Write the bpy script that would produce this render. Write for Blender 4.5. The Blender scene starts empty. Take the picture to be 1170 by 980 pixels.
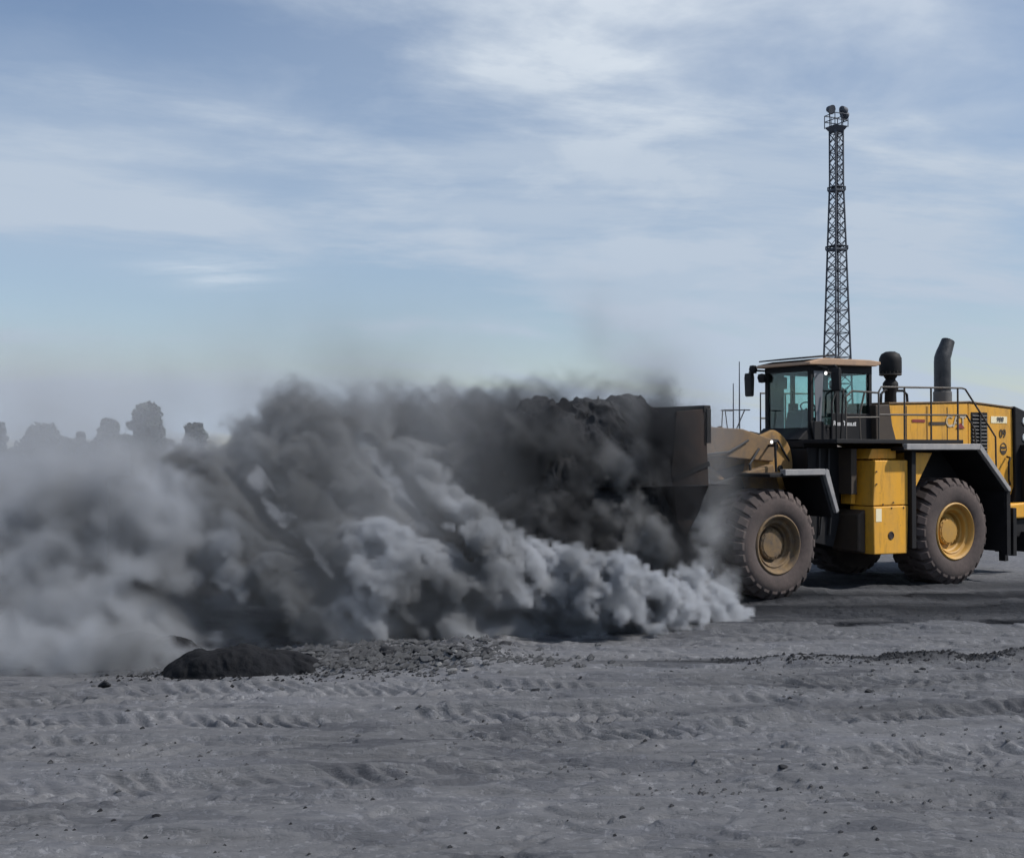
import bpy, bmesh, math, random
import numpy as np
from mathutils import Vector, Matrix
R = math.radians
random.seed(7)
scene = bpy.context.scene
col = scene.collection

# ------------------------------------------------------------------ camera
HC = 2.81                       # eye height
FPX = 1400.0                    # focal length in photo pixels (photo 1170 wide)
cam_d = bpy.data.cameras.new('camera')
cam_d.sensor_width = 36.0
cam_d.lens = 36.0 * FPX / 1170.0
cam_d.clip_start = 0.1
cam_d.clip_end = 5000
cam = bpy.data.objects.new('camera', cam_d)
col.objects.link(cam)
cam.location = (0, 0, HC)
cam.rotation_euler = (R(90) + math.atan(22 / FPX), 0, 0)
scene.camera = cam

# ------------------------------------------------------------------ light
SUN_AZ = 96.0      # degrees clockwise from +Y (view direction): to the right, a little to the camera's side
SUN_EL = 46.0
d = Vector((math.sin(R(SUN_AZ)) * math.cos(R(SUN_EL)), math.cos(R(SUN_AZ)) * math.cos(R(SUN_EL)), math.sin(R(SUN_EL))))
sun_d = bpy.data.lights.new('sun', 'SUN')
sun_d.energy = 3.6
sun_d.angle = R(2.0)
sun_d.color = (1.0, 0.95, 0.88)
sun = bpy.data.objects.new('sun', sun_d)
col.objects.link(sun)
sun.rotation_euler = d.to_track_quat('Z', 'Y').to_euler()

world = bpy.data.worlds.new('World')
scene.world = world
world.use_nodes = True
nt = world.node_tree
nt.nodes.clear()
def N(t, typ, **kw):
    n = t.nodes.new(typ)
    for k, v in kw.items():
        setattr(n, k, v)
    return n
def ramp(t, src, p0, p1, c0=(0, 0, 0, 1), c1=(1, 1, 1, 1)):
    r = N(t, 'ShaderNodeValToRGB')
    r.color_ramp.elements[0].position = p0; r.color_ramp.elements[0].color = c0
    r.color_ramp.elements[1].position = p1; r.color_ramp.elements[1].color = c1
    t.links.new(src, r.inputs[0])
    return r.outputs[0]
def math_(t, op, a, b=None, clamp=False):
    m = N(t, 'ShaderNodeMath', operation=op)
    m.use_clamp = clamp
    for i, v in enumerate((a, b)):
        if v is None: continue
        if isinstance(v, (int, float)): m.inputs[i].default_value = v
        else: t.links.new(v, m.inputs[i])
    return m.outputs[0]
def mixc(t, f, a, b, mode='MIX'):
    m = N(t, 'ShaderNodeMix', data_type='RGBA', blend_type=mode)
    for i, v in ((0, f), (6, a), (7, b)):
        if isinstance(v, (int, float)): m.inputs[i].default_value = v
        elif isinstance(v, (tuple, list)): m.inputs[i].default_value = v if len(v) == 4 else (*v, 1)
        else: t.links.new(v, m.inputs[i])
    return m.outputs[2]
def noise(t, vec, scale, detail=4, rough=0.5, dist=0.0):
    n = N(t, 'ShaderNodeTexNoise')
    n.inputs['Scale'].default_value = scale
    n.inputs['Detail'].default_value = detail
    n.inputs['Roughness'].default_value = rough
    n.inputs['Distortion'].default_value = dist
    if vec is not None: t.links.new(vec, n.inputs['Vector'])
    return n.outputs[0]

sky = N(nt, 'ShaderNodeTexSky', sky_type='NISHITA')
sky.sun_disc = False
sky.sun_elevation = R(SUN_EL)
sky.sun_rotation = R(SUN_AZ)
sky.air_density = 1.0
sky.dust_density = 0.6
sky.ozone_density = 1.6
tc = N(nt, 'ShaderNodeTexCoord')
sep = N(nt, 'ShaderNodeSeparateXYZ')
nt.links.new(tc.outputs['Generated'], sep.inputs[0])
# cloud sheet: view direction projected on a high layer
den = math_(nt, 'ADD', math_(nt, 'MAXIMUM', sep.outputs[2], 0.0), 0.16)
cu = math_(nt, 'DIVIDE', sep.outputs[0], den)
cv = math_(nt, 'DIVIDE', sep.outputs[1], den)
def comb(x, y, z=0.0):
    c = N(nt, 'ShaderNodeCombineXYZ')
    for i, v in enumerate((x, y, z)):
        if isinstance(v, (int, float)): c.inputs[i].default_value = v
        else: nt.links.new(v, c.inputs[i])
    return c.outputs[0]
# streaks that lie a little tilted
u2 = math_(nt, 'ADD', math_(nt, 'MULTIPLY', cu, 0.55), math_(nt, 'MULTIPLY', cv, 0.30))
v2 = math_(nt, 'SUBTRACT', math_(nt, 'MULTIPLY', cv, 1.25), math_(nt, 'MULTIPLY', cu, 0.55))
cl_vec = comb(u2, v2, 3.7)
n1 = noise(nt, cl_vec, 0.62, 9, 0.60, 0.35)
cover = ramp(nt, n1, 0.43, 0.58)
cover.node.color_ramp.interpolation = 'B_SPLINE' if False else 'EASE'
n2 = noise(nt, comb(cu, cv, 9.1), 2.6, 6, 0.55, 0.2)
puffs = ramp(nt, n2, 0.42, 0.72)
# brighter rippled patch high in the middle, thin veil everywhere, brighter low at the horizon
dx = math_(nt, 'SUBTRACT', sep.outputs[0], 0.10)
dz = math_(nt, 'SUBTRACT', sep.outputs[2], 0.36)
r2 = math_(nt, 'ADD', math_(nt, 'MULTIPLY', math_(nt, 'MULTIPLY', dx, dx), 5.5), math_(nt, 'MULTIPLY', math_(nt, 'MULTIPLY', dz, dz), 60.0))
patch = math_(nt, 'MULTIPLY', math_(nt, 'POWER', 2.718, math_(nt, 'MULTIPLY', r2, -1.0)), math_(nt, 'ADD', math_(nt, 'MULTIPLY', puffs, 0.75), 0.25))
def blob(x0, z0, ax, az):
    a = math_(nt, 'SUBTRACT', sep.outputs[0], x0); b = math_(nt, 'SUBTRACT', sep.outputs[2], z0)
    s = math_(nt, 'ADD', math_(nt, 'MULTIPLY', math_(nt, 'MULTIPLY', a, a), 1 / ax ** 2), math_(nt, 'MULTIPLY', math_(nt, 'MULTIPLY', b, b), 1 / az ** 2))
    return math_(nt, 'POWER', 2.718, math_(nt, 'MULTIPLY', s, -1.0))
small = math_(nt, 'MULTIPLY', blob(-0.232, 0.138, 0.055, 0.012), ramp(nt, noise(nt, comb(cu, math_(nt, 'MULTIPLY', cv, 3.0), 2.0), 2.0, 5, 0.6), 0.3, 0.6))
low = math_(nt, 'POWER', 2.718, math_(nt, 'MULTIPLY', math_(nt, 'MAXIMUM', sep.outputs[2], 0.0), -14.0))
veil = 0.19
amt = math_(nt, 'ADD', math_(nt, 'MULTIPLY', cover, math_(nt, 'ADD', 0.46, math_(nt, 'MULTIPLY', puffs, 0.36))), veil)
amt = math_(nt, 'ADD', amt, math_(nt, 'MULTIPLY', patch, 0.7))
amt = math_(nt, 'ADD', amt, math_(nt, 'MULTIPLY', math_(nt, 'MULTIPLY', low, cover), 0.5))
amt = math_(nt, 'ADD', amt, math_(nt, 'MULTIPLY', blob(-0.36, 0.20, 0.17, 0.055), 0.45))
amt = math_(nt, 'ADD', amt, math_(nt, 'MULTIPLY', math_(nt, 'MULTIPLY', blob(0.22, 0.19, 0.26, 0.07), math_(nt, 'ADD', puffs, 0.5)), 0.35))
amt = math_(nt, 'SUBTRACT', amt, math_(nt, 'MULTIPLY', blob(-0.30, 0.34, 0.16, 0.05), 0.18))
amt = math_(nt, 'ADD', amt, math_(nt, 'MULTIPLY', small, 0.5), clamp=True)
amt = math_(nt, 'MAXIMUM', amt, 0.0)
CLOUD = mixc(nt, math_(nt, 'ADD', patch, small, clamp=True), (4.35, 5.12, 6.15), (6.4, 7.0, 7.7))
skyt = mixc(nt, 1.0, sky.outputs[0], (0.95, 0.955, 1.0), 'MULTIPLY')
skyc = mixc(nt, amt, skyt, CLOUD)
bg = N(nt, 'ShaderNodeBackground')
bg.inputs['Strength'].default_value = 0.087
nt.links.new(skyc, bg.inputs[0])
wo = N(nt, 'ShaderNodeOutputWorld')
nt.links.new(bg.outputs[0], wo.inputs[0])

vs = scene.view_settings
vs.view_transform = 'Standard'
vs.look = 'None'
vs.exposure = 0.35
vs.gamma = 1.0
vs.use_curve_mapping = False
cy = scene.cycles
cy.use_denoising = True
cy.use_adaptive_sampling = True
cy.adaptive_threshold = 0.05
cy.max_bounces = 8
cy.diffuse_bounces = 3
cy.glossy_bounces = 3
cy.transmission_bounces = 6
cy.transparent_max_bounces = 24
cy.volume_bounces = 2
cy.volume_step_rate = 1.7
cy.volume_max_steps = 512

# ------------------------------------------------------------------ helpers
def tag(o, label=None, cat=None, group=None, kind=None):
    if label: o['label'] = label
    if cat: o['category'] = cat
    if group: o['group'] = group
    if kind: o['kind'] = kind
    return o

def empty(name, loc, rz=0.0, parent=None):
    o = bpy.data.objects.new(name, None)
    o.empty_display_size = 0.2
    col.objects.link(o)
    o.location = loc
    o.rotation_euler = (0, 0, rz)
    if parent: o.parent = parent
    return o

class MB:
    """collects shapes, links them as one mesh object"""
    def __init__(self): self.v = []; self.f = []; self.sm = []
    def add(self, vs, fs, smooth=False):
        b = len(self.v)
        self.v += [tuple(p) for p in vs]
        self.f += [tuple(i + b for i in f) for f in fs]
        self.sm += [smooth] * len(fs)
        return self
    def box(self, x0, x1, y0, y1, z0, z1, rot=None, piv=None):
        vs = [Vector((x, y, z)) for x in (x0, x1) for y in (y0, y1) for z in (z0, z1)]
        if rot is not None:
            c = Vector(piv) if piv else sum(vs, Vector()) / 8
            vs = [rot @ (p - c) + c for p in vs]
        return self.add(vs, [(0, 1, 3, 2), (4, 6, 7, 5), (0, 4, 5, 1), (2, 3, 7, 6), (0, 2, 6, 4), (1, 5, 7, 3)])
    def prism(self, poly, y0, y1):
        """polygon in x,z extruded along y"""
        n = len(poly)
        area = sum(poly[i][0] * poly[(i + 1) % n][1] - poly[(i + 1) % n][0] * poly[i][1] for i in range(n))
        if area < 0: poly = poly[::-1]
        vs = [(x, y0, z) for x, z in poly] + [(x, y1, z) for x, z in poly]
        fs = [tuple(range(n)), tuple(range(2 * n - 1, n - 1, -1))]
        fs += [(i, i + n, (i + 1) % n + n, (i + 1) % n) for i in range(n)]
        return self.add(vs, fs)
    def tube(self, pts, r, seg=8, close=True):
        pts = [Vector(p) for p in pts]
        if not isinstance(r, (list, tuple)): r = [r] * len(pts)
        rings = []
        up = None
        for i, p in enumerate(pts):
            t = (pts[min(i + 1, len(pts) - 1)] - pts[max(i - 1, 0)]).normalized()
            if up is None:
                up = Vector((0, 0, 1)) if abs(t.z) < 0.9 else Vector((1, 0, 0))
            a = t.cross(up).normalized(); b = a.cross(t).normalized(); up = b
            rings.append([p + (a * math.cos(2 * math.pi * k / seg) + b * math.sin(2 * math.pi * k / seg)) * r[i] for k in range(seg)])
        vs = [q for ring in rings for q in ring]
        fs = []
        for i in range(len(pts) - 1):
            for k in range(seg):
                fs.append((i * seg + k, i * seg + (k + 1) % seg, (i + 1) * seg + (k + 1) % seg, (i + 1) * seg + k))
        if close:
            fs.append(tuple(range(seg))[::-1]); fs.append(tuple(range((len(pts) - 1) * seg, len(pts) * seg)))
        return self.add(vs, fs, True)
    def lathe(self, prof, seg=48, axis='Y', c=(0, 0, 0)):
        """prof: (radius, along); axis Y or Z"""
        vs = []
        for r, h in prof:
            for k in range(seg):
                a = 2 * math.pi * k / seg
                if axis == 'Y': vs.append((c[0] + r * math.cos(a), c[1] + h, c[2] + r * math.sin(a)))
                else: vs.append((c[0] + r * math.cos(a), c[1] + r * math.sin(a), c[2] + h))
        fs = []
        for i in range(len(prof) - 1):
            for k in range(seg):
                fs.append((i * seg + k, i * seg + (k + 1) % seg, (i + 1) * seg + (k + 1) % seg, (i + 1) * seg + k))
        return self.add(vs, fs, True)
    def build(self, name, mat, parent=None, bevel=0.0, seg=2, recalc=True):
        me = bpy.data.meshes.new(name)
        me.from_pydata(self.v, [], self.f)
        me.polygons.foreach_set('use_smooth', self.sm)
        me.materials.append(mat)
        if recalc:
            bm = bmesh.new(); bm.from_mesh(me)
            bmesh.ops.recalc_face_normals(bm, faces=bm.faces)
            for e in bm.edges:
                if len(e.link_faces) == 2 and e.calc_face_angle(0) > R(38): e.smooth = False
            bm.to_mesh(me); bm.free()
        me.update()
        o = bpy.data.objects.new(name, me)
        col.objects.link(o)
        if parent: o.parent = parent
        if bevel:
            m = o.modifiers.new('edge', 'BEVEL'); m.width = bevel; m.segments = seg; m.limit_method = 'ANGLE'; m.angle_limit = R(40)
        return o

def mat(name, base, rough=0.6, metal=0.0, dirt=None, amount=0.4, scale=2.5, bump=0.0, bscale=12, low=None, streak=False, spec=0.5, grime=0.0):
    m = bpy.data.materials.new(name)
    m.use_nodes = True
    t = m.node_tree
    p = t.nodes['Principled BSDF']
    p.inputs['Roughness'].default_value = rough
    p.inputs['Metallic'].default_value = metal
    p.inputs['Specular IOR Level'].default_value = spec
    tcx = N(t, 'ShaderNodeTexCoord')
    g = tcx.outputs['Object']
    c = (*base, 1)
    if dirt:
        vec = g
        if streak:
            mp = N(t, 'ShaderNodeMapping'); mp.inputs['Scale'].default_value = (1.6, 1.6, 0.35)
            t.links.new(g, mp.inputs[0]); vec = mp.outputs[0]
        a = noise(t, vec, scale, 8, 0.62, 0.3)
        b = noise(t, g, scale * 7, 5, 0.6)
        f = math_(t, 'MULTIPLY', ramp(t, math_(t, 'ADD', math_(t, 'MULTIPLY', a, 0.7), math_(t, 'MULTIPLY', b, 0.3)), 0.40, 0.68), amount)
        f = math_(t, 'ADD', f, amount * 0.25, clamp=True)
        cc = mixc(t, f, c, (*dirt, 1))
        if grime:
            m2 = N(t, 'ShaderNodeMapping'); m2.inputs['Scale'].default_value = (3.2, 3.2, 0.5); t.links.new(g, m2.inputs[0])
            gr_ = math_(t, 'MULTIPLY', ramp(t, noise(t, m2.outputs[0], 2.4, 6, 0.65), 0.52, 0.72), grime)
            cc = mixc(t, gr_, cc, (0.07, 0.045, 0.025, 1))
            sc_ = math_(t, 'MULTIPLY', ramp(t, noise(t, g, 14, 3, 0.7), 0.66, 0.72), grime)
            cc = mixc(t, sc_, cc, (0.05, 0.04, 0.035, 1))
        t.links.new(cc, p.inputs['Base Color'])
        t.links.new(math_(t, 'ADD', math_(t, 'MULTIPLY', f, 0.35), rough, clamp=True), p.inputs['Roughness'])
    else:
        p.inputs['Base Color'].default_value = c
    if bump:
        bn = N(t, 'ShaderNodeBump'); bn.inputs['Strength'].default_value = bump; bn.inputs['Distance'].default_value = 0.02
        t.links.new(noise(t, g, bscale, 5, 0.6), bn.inputs['Height'])
        t.links.new(bn.outputs[0], p.inputs['Normal'])
    return m

M = {}
M['yellow'] = mat('yellow paint', (0.74, 0.36, 0.02), 0.45, 0, (0.36, 0.22, 0.08), 0.42, 1.6, 0.06, 9, streak=True, grime=0.45)
M['yellow_clean'] = mat('yellow paint hub', (0.48, 0.26, 0.04), 0.5, 0, (0.26, 0.17, 0.08), 0.5, 3, 0.1)
M['yellow_dusty'] = mat('yellow paint under dust', (0.23, 0.14, 0.06), 0.8, 0, (0.12, 0.09, 0.068), 1.0, 2.0, 0.15)
M['yellow_arm'] = mat('yellow paint, half dusty', (0.42, 0.22, 0.035), 0.6, 0, (0.16, 0.11, 0.07), 0.8, 2.5, 0.1, grime=0.6)
M['rim_dusty'] = mat('rim under dust', (0.20, 0.125, 0.05), 0.7, 0, (0.085, 0.07, 0.06), 0.9, 5, 0.15)
M['tan'] = mat('dusty roof', (0.42, 0.27, 0.17), 0.8, 0, (0.30, 0.22, 0.17), 0.7, 3)
M['black'] = mat('black paint', (0.006, 0.0065, 0.009), 0.55, 0, (0.022, 0.021, 0.022), 0.5, 2.2, 0.05, spec=0.25)
M['darkbrown'] = mat('sooty panel', (0.05, 0.034, 0.022), 0.6, 0, (0.035, 0.03, 0.03), 0.5, 3)
M['rail'] = mat('rail paint', (0.035, 0.03, 0.028), 0.5, 0, (0.10, 0.08, 0.06), 0.5, 6)
M['grey_edge'] = mat('fender edge metal', (0.22, 0.225, 0.24), 0.5, 0.2, (0.40, 0.38, 0.37), 0.7, 3)
M['rubber'] = mat('tyre rubber', (0.045, 0.037, 0.037), 0.88, 0, (0.090, 0.070, 0.066), 0.95, 2.0, 0.25, 18)
M['tread'] = M['rubber']
M['steel'] = mat('bucket steel', (0.012, 0.009, 0.0085), 0.8, 0.0, (0.040, 0.024, 0.019), 0.7, 1.6, 0.2)
M['hose'] = mat('hose rubber', (0.02, 0.02, 0.022), 0.6)
M['chrome'] = mat('cylinder rod', (0.5, 0.5, 0.52), 0.25, 1.0)
M['coal'] = mat('coal', (0.009, 0.0095, 0.012), 0.8, 0, (0.050, 0.052, 0.058), 0.8, 1.4, 1.0, 11, spec=0.15)
M['rock'] = mat('grey lump', (0.035, 0.037, 0.043), 0.85, 0, (0.09, 0.093, 0.10), 0.8, 6, 0.6, 14)
M['rock_pale'] = mat('pale lump', (0.10, 0.102, 0.108), 0.85, 0, (0.19, 0.19, 0.19), 0.8, 6, 0.6, 14)
M['lattice'] = mat('lattice steel', (0.045, 0.055, 0.075), 0.6, 0.2, (0.07, 0.08, 0.10), 0.5, 1)
M['white'] = mat('white decal', (0.75, 0.75, 0.76), 0.5)
M['ink'] = mat('dark decal', (0.03, 0.02, 0.02), 0.5)
M['red'] = mat('red decal', (0.22, 0.035, 0.03), 0.5)
M['cream'] = mat('cream decal', (0.80, 0.72, 0.50), 0.5)
M['seat'] = mat('seat cloth', (0.02, 0.02, 0.024), 0.9)
def glass_mat():
    m = bpy.data.materials.new('tinted cab glass'); m.use_nodes = True
    t = m.node_tree; t.nodes.clear()
    o = N(t, 'ShaderNodeOutputMaterial')
    tr = N(t, 'ShaderNodeBsdfTransparent'); tr.inputs[0].default_value = (0.78, 0.92, 0.90, 1)
    gl = N(t, 'ShaderNodeBsdfGlossy'); gl.inputs['Roughness'].default_value = 0.04; gl.inputs[0].default_value = (0.8, 0.85, 0.85, 1)
    fr = N(t, 'ShaderNodeFresnel'); fr.inputs[0].default_value = 1.45
    mx = N(t, 'ShaderNodeMixShader')
    mx.inputs[0].default_value = 0.07; t.nodes.remove(fr); t.links.new(tr.outputs[0], mx.inputs[1]); t.links.new(gl.outputs[0], mx.inputs[2])
    t.links.new(mx.outputs[0], o.inputs[0])
    return m
M['glass'] = glass_mat()

def emit(name, c, s):
    m = bpy.data.materials.new(name); m.use_nodes = True
    p = m.node_tree.nodes['Principled BSDF']
    p.inputs['Base Color'].default_value = (0.8, 0.8, 0.8, 1)
    p.inputs['Emission Color'].default_value = (*c, 1); p.inputs['Emission Strength'].default_value = s
    return m
M['lamp'] = emit('lit work lamp', (1, 0.98, 0.95), 1.2)

# ------------------------------------------------------------------ numpy noise
def vnoise(x, y, seed=0, z=None):
    """smooth gradient-ish value noise in 2 or 3 dimensions, about -1..1"""
    def h(ix, iy, iz):
        n = (ix * 374761393 + iy * 668265263 + iz * 2147483647 + seed * 1274126177) & 0xFFFFFFFF
        n = ((n ^ (n >> 13)) * 1274126177) & 0xFFFFFFFF
        n = n ^ (n >> 16)
        return (n & 0xFFFF).astype(np.float32) / 32767.5 - 1.0
    def s(t): return t * t * t * (t * (t * 6 - 15) + 10)
    x0 = np.floor(x).astype(np.int64); y0 = np.floor(y).astype(np.int64)
    fx = s((x - x0).astype(np.float32)); fy = s((y - y0).astype(np.float32))
    if z is None:
        z0 = np.zeros_like(x0)
        a = h(x0, y0, z0) * (1 - fx) + h(x0 + 1, y0, z0) * fx
        b = h(x0, y0 + 1, z0) * (1 - fx) + h(x0 + 1, y0 + 1, z0) * fx
        return a * (1 - fy) + b * fy
    z0 = np.floor(z).astype(np.int64); fz = s((z - z0).astype(np.float32))
    out = 0
    for k in (0, 1):
        a = h(x0, y0, z0 + k) * (1 - fx) + h(x0 + 1, y0, z0 + k) * fx
        b = h(x0, y0 + 1, z0 + k) * (1 - fx) + h(x0 + 1, y0 + 1, z0 + k) * fx
        out = out + (a * (1 - fy) + b * fy) * (fz if k else 1 - fz)
    return out
def fbm(x, y, oct=4, seed=0, z=None, gain=0.5):
    a, o, f, n = 1.0, 0, 1.0, 0
    for i in range(oct):
        o = o + a * vnoise(x * f, y * f, seed + i * 17, None if z is None else z * f)
        n += a; a *= gain; f *= 2.03
    return o / n
def sstep(a, b, x):
    t = np.clip((x - a) / (b - a), 0, 1); return t * t * (3 - 2 * t)

# ------------------------------------------------------------------ ground
def axis_fine(lo, hi, step, far, grow):
    a = list(np.arange(lo, hi, step))
    s, p = step, a[-1]
    while p < far[1]:
        s *= grow; p += s; a.append(p)
    s, p, b = step, a[0], []
    while p > far[0]:
        s *= grow; p -= s; b.append(p)
    return np.array(b[::-1] + a)

def track(X, Y, pts, width, depth, seed):
    """tyre track along a polyline y = f(x): rut with slanted lug prints"""
    px, py = zip(*pts)
    c = np.interp(X, px, py)
    dcy = Y - c
    inside = sstep(width * 0.62, width * 0.5, np.abs(dcy))
    lug = np.sin((X * 1.0 + np.abs(dcy) * 0.9) / 0.21 * 2 * math.pi + 2.6 * vnoise(X * 0.9, Y * 2.2, seed))
    lug = np.tanh(lug * 1.6) * np.clip(.6 + 1.2 * vnoise(X * 2.3, Y * 5.0, seed + 2), 0, 1.3)
    rim = np.exp(-((np.abs(dcy) - width * 0.56) / 0.06) ** 2)
    fade = 1.15 * np.clip(0.50 + 1.0 * vnoise(X * 0.45 + seed, Y * 0.9, seed), 0, 1)
    return fade * (-inside * depth + inside * depth * 0.5 * lug + rim * depth * 0.8)

def ground_height(X, Y):
    near = sstep(70, 30, Y) * sstep(6.0, 8.5, Y)
    h = 0.05 * fbm(X * 0.22, Y * 0.35, 3, 3) + 0.030 * fbm(X * 0.45, Y * 1.8, 4, 5) + 0.010 * fbm(X * 1.6, Y * 4.0, 4, 9, gain=0.5)
    h = h + 0.020 * np.abs(fbm(X * 1.1 + Y * 0.3, Y * 2.6, 4, 71)) + 0.006 * fbm(X * 5, Y * 9, 3, 77, gain=0.5)
    cr = fbm(X * 1.3 + .6 * Y, Y * 3.0, 4, 140, gain=.55)
    h = h - 0.030 * np.exp(-(cr / 0.04) ** 2) * sstep(-.1, .3, vnoise(X * .5, Y * .8, 150))
    st = fbm(X * .7 - .2 * Y, Y * 2.2, 3, 160)
    h = h + 0.035 * sstep(0.10, 0.16, st) + 0.03 * sstep(-.22, -.17, st)
    h = h + 0.003 * np.abs(fbm(X * 11, Y * 14, 2, 170)) + 0.008 * sstep(.35, .6, fbm(X * 3, Y * 5, 2, 180))
    for k, (pts, w, dp) in enumerate((
        ([(-12, 9.3), (-3, 9.9), (2, 10.6), (9, 12.0)], 0.62, 0.045),
        ([(-12, 10.9), (-3, 11.3), (2, 12.0), (9, 13.9)], 0.62, 0.050),
        ([(-12, 12.9), (-4, 12.4), (1, 12.7), (5, 13.6), (10, 15.6)], 0.66, 0.052),
        ([(-12, 11.0), (-4, 14.0), (1, 14.2), (5, 14.7), (12, 14.8)], 0.66, 0.045),
        ([(-12, 8.2), (0, 8.9), (4, 9.3), (9, 9.4)], 0.6, 0.026),
        ([(-3, 17.2), (2, 17.6), (5, 18.4), (14, 18.9)], 0.8, 0.03))):
        h = h + track(X, Y, pts, w, dp, 31 + k)
    # low berm of pushed-up coal on the right
    by = 15.95 + 0.10 * np.sin(X * 1.3) + 0.12 * vnoise(X * 1.2, X * 0, 12)
    on = sstep(2.6, 3.8, X) * sstep(16, 9, X)
    h = h + on * (0.11 + 0.06 * fbm(X * 3, Y * 3, 3, 8)) * np.exp(-((Y - by) / 0.22) ** 2)
    # crumbled step where the rubble lies
    rb = sstep(-3.6, -2.6, X) * sstep(0.6, -0.6, X) * sstep(14.9, 15.6, Y) * sstep(18.5, 17, Y)
    h = h + rb * (0.10 + 0.11 * np.abs(fbm(X * 2.6, Y * 2.2, 4, 55, gain=0.6)))
    # slow swells in front of the machine
    on2 = sstep(1.0, 3.5, X)
    h = h + on2 * 0.10 * np.exp(-((Y - 18.7) / 0.45) ** 2) + on2 * 0.07 * np.exp(-((Y - 20.6) / 0.5) ** 2)
    return h * near

def build_ground():
    xs = axis_fine(-7.0, 8.6, 0.027, (-1500, 1500), 1.12)
    ys = axis_fine(7.4, 20.0, 0.022, (-40, 2500), 1.09)
    X, Y = np.meshgrid(xs, ys)
    Z = ground_height(X, Y)
    nx, ny = len(xs), len(ys)
    co = np.stack([X, Y, Z], -1).reshape(-1, 3).astype(np.float32)
    i = np.arange((ny - 1) * (nx - 1)); r, c = i // (nx - 1), i % (nx - 1)
    a = r * nx + c
    q = np.stack([a, a + 1, a + nx + 1, a + nx], -1).astype(np.int32)
    me = bpy.data.meshes.new('ground')
    me.vertices.add(len(co)); me.vertices.foreach_set('co', co.ravel())
    me.loops.add(q.size); me.loops.foreach_set('vertex_index', q.ravel())
    me.polygons.add(len(q)); me.polygons.foreach_set('loop_start', np.arange(len(q), dtype=np.int32) * 4)
    me.polygons.foreach_set('use_smooth', np.ones(len(q), dtype=bool))
    me.update(); me.validate()
    o = bpy.data.objects.new('ground', me); col.objects.link(o)
    tag(o, kind='structure')
    m = bpy.data.materials.new('coal dust ground'); m.use_nodes = True
    t = m.node_tree; p = t.nodes['Principled BSDF']
    tcx = N(t, 'ShaderNodeTexCoord'); g = tcx.outputs['Object']
    def mp(s, loc=(0, 0, 0), rz=0):
        k = N(t, 'ShaderNodeMapping'); k.inputs['Scale'].default_value = s; k.inputs['Location'].default_value = loc; k.inputs['Rotation'].default_value = (0, 0, rz)
        t.links.new(g, k.inputs[0]); return k.outputs[0]
    sp = N(t, 'ShaderNodeSeparateXYZ'); t.links.new(g, sp.inputs[0])
    big = noise(t, mp((0.35, 0.9, 1)), 0.55, 5, 0.55, 0.4)
    mid = noise(t, mp((0.8, 2.4, 1), rz=0.12), 1.1, 7, 0.62, 0.5)
    fine = noise(t, g, 9.0, 8, 0.7, 0.1)
    grit = noise(t, g, 45.0, 4, 0.7)
    c1 = mixc(t, ramp(t, big, 0.35, 0.65), (0.098, 0.102, 0.116), (0.198, 0.204, 0.226))
    c2 = mixc(t, math_(t, 'MULTIPLY', ramp(t, mid, 0.50, 0.68), 0.45), c1, (0.045, 0.046, 0.052))
    c3 = mixc(t, math_(t, 'MULTIPLY', ramp(t, mid, 0.47, 0.36), 0.4), c2, (0.24, 0.243, 0.255))
    c4 = mixc(t, math_(t, 'MULTIPLY', ramp(t, fine, 0.55, 0.75), 0.16), c3, (0.20, 0.203, 0.215))
    c5 = mixc(t, math_(t, 'MULTIPLY', ramp(t, fine, 0.42, 0.30), 0.35), c4, (0.035, 0.036, 0.04))
    c6 = mixc(t, math_(t, 'MULTIPLY', ramp(t, grit, 0.62, 0.72), 0.35), c5, (0.03, 0.03, 0.034))
    # damp dark coal bands on the right, loader shadow painted in at the wheels
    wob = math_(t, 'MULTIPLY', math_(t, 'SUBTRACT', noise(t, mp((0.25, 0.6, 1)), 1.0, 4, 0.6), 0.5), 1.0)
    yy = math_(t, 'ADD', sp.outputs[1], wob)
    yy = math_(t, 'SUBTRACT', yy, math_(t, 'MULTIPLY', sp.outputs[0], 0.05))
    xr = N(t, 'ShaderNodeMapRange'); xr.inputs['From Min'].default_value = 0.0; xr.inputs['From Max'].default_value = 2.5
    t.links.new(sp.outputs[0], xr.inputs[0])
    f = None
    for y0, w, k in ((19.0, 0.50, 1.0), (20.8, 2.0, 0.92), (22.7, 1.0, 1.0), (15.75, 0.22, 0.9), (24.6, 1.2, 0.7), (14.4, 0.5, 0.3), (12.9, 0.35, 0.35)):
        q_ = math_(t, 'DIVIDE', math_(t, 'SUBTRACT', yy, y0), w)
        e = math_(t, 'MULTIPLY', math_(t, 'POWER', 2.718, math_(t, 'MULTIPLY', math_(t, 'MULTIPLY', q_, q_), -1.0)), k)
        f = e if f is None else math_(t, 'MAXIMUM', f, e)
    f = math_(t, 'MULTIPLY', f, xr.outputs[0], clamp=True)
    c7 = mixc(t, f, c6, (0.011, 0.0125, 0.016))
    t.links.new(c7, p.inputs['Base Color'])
    p.inputs['Roughness'].default_value = 0.88
    p.inputs['Specular IOR Level'].default_value = 0.08
    b1 = N(t, 'ShaderNodeBump'); b1.inputs['Strength'].default_value = 1.0; b1.inputs['Distance'].default_value = 0.06
    hh = math_(t, 'ADD', math_(t, 'MULTIPLY', noise(t, mp((0.5, 1.6, 1)), 4.0, 8, 0.65, 0.6), 1.0), math_(t, 'MULTIPLY', fine, 0.5))
    t.links.new(hh, b1.inputs['Height']); t.links.new(b1.outputs[0], p.inputs['Normal'])
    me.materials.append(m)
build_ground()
def gz(x, y):
    return float(ground_height(np.array([[x]], dtype=float), np.array([[y]], dtype=float))[0, 0])

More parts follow.
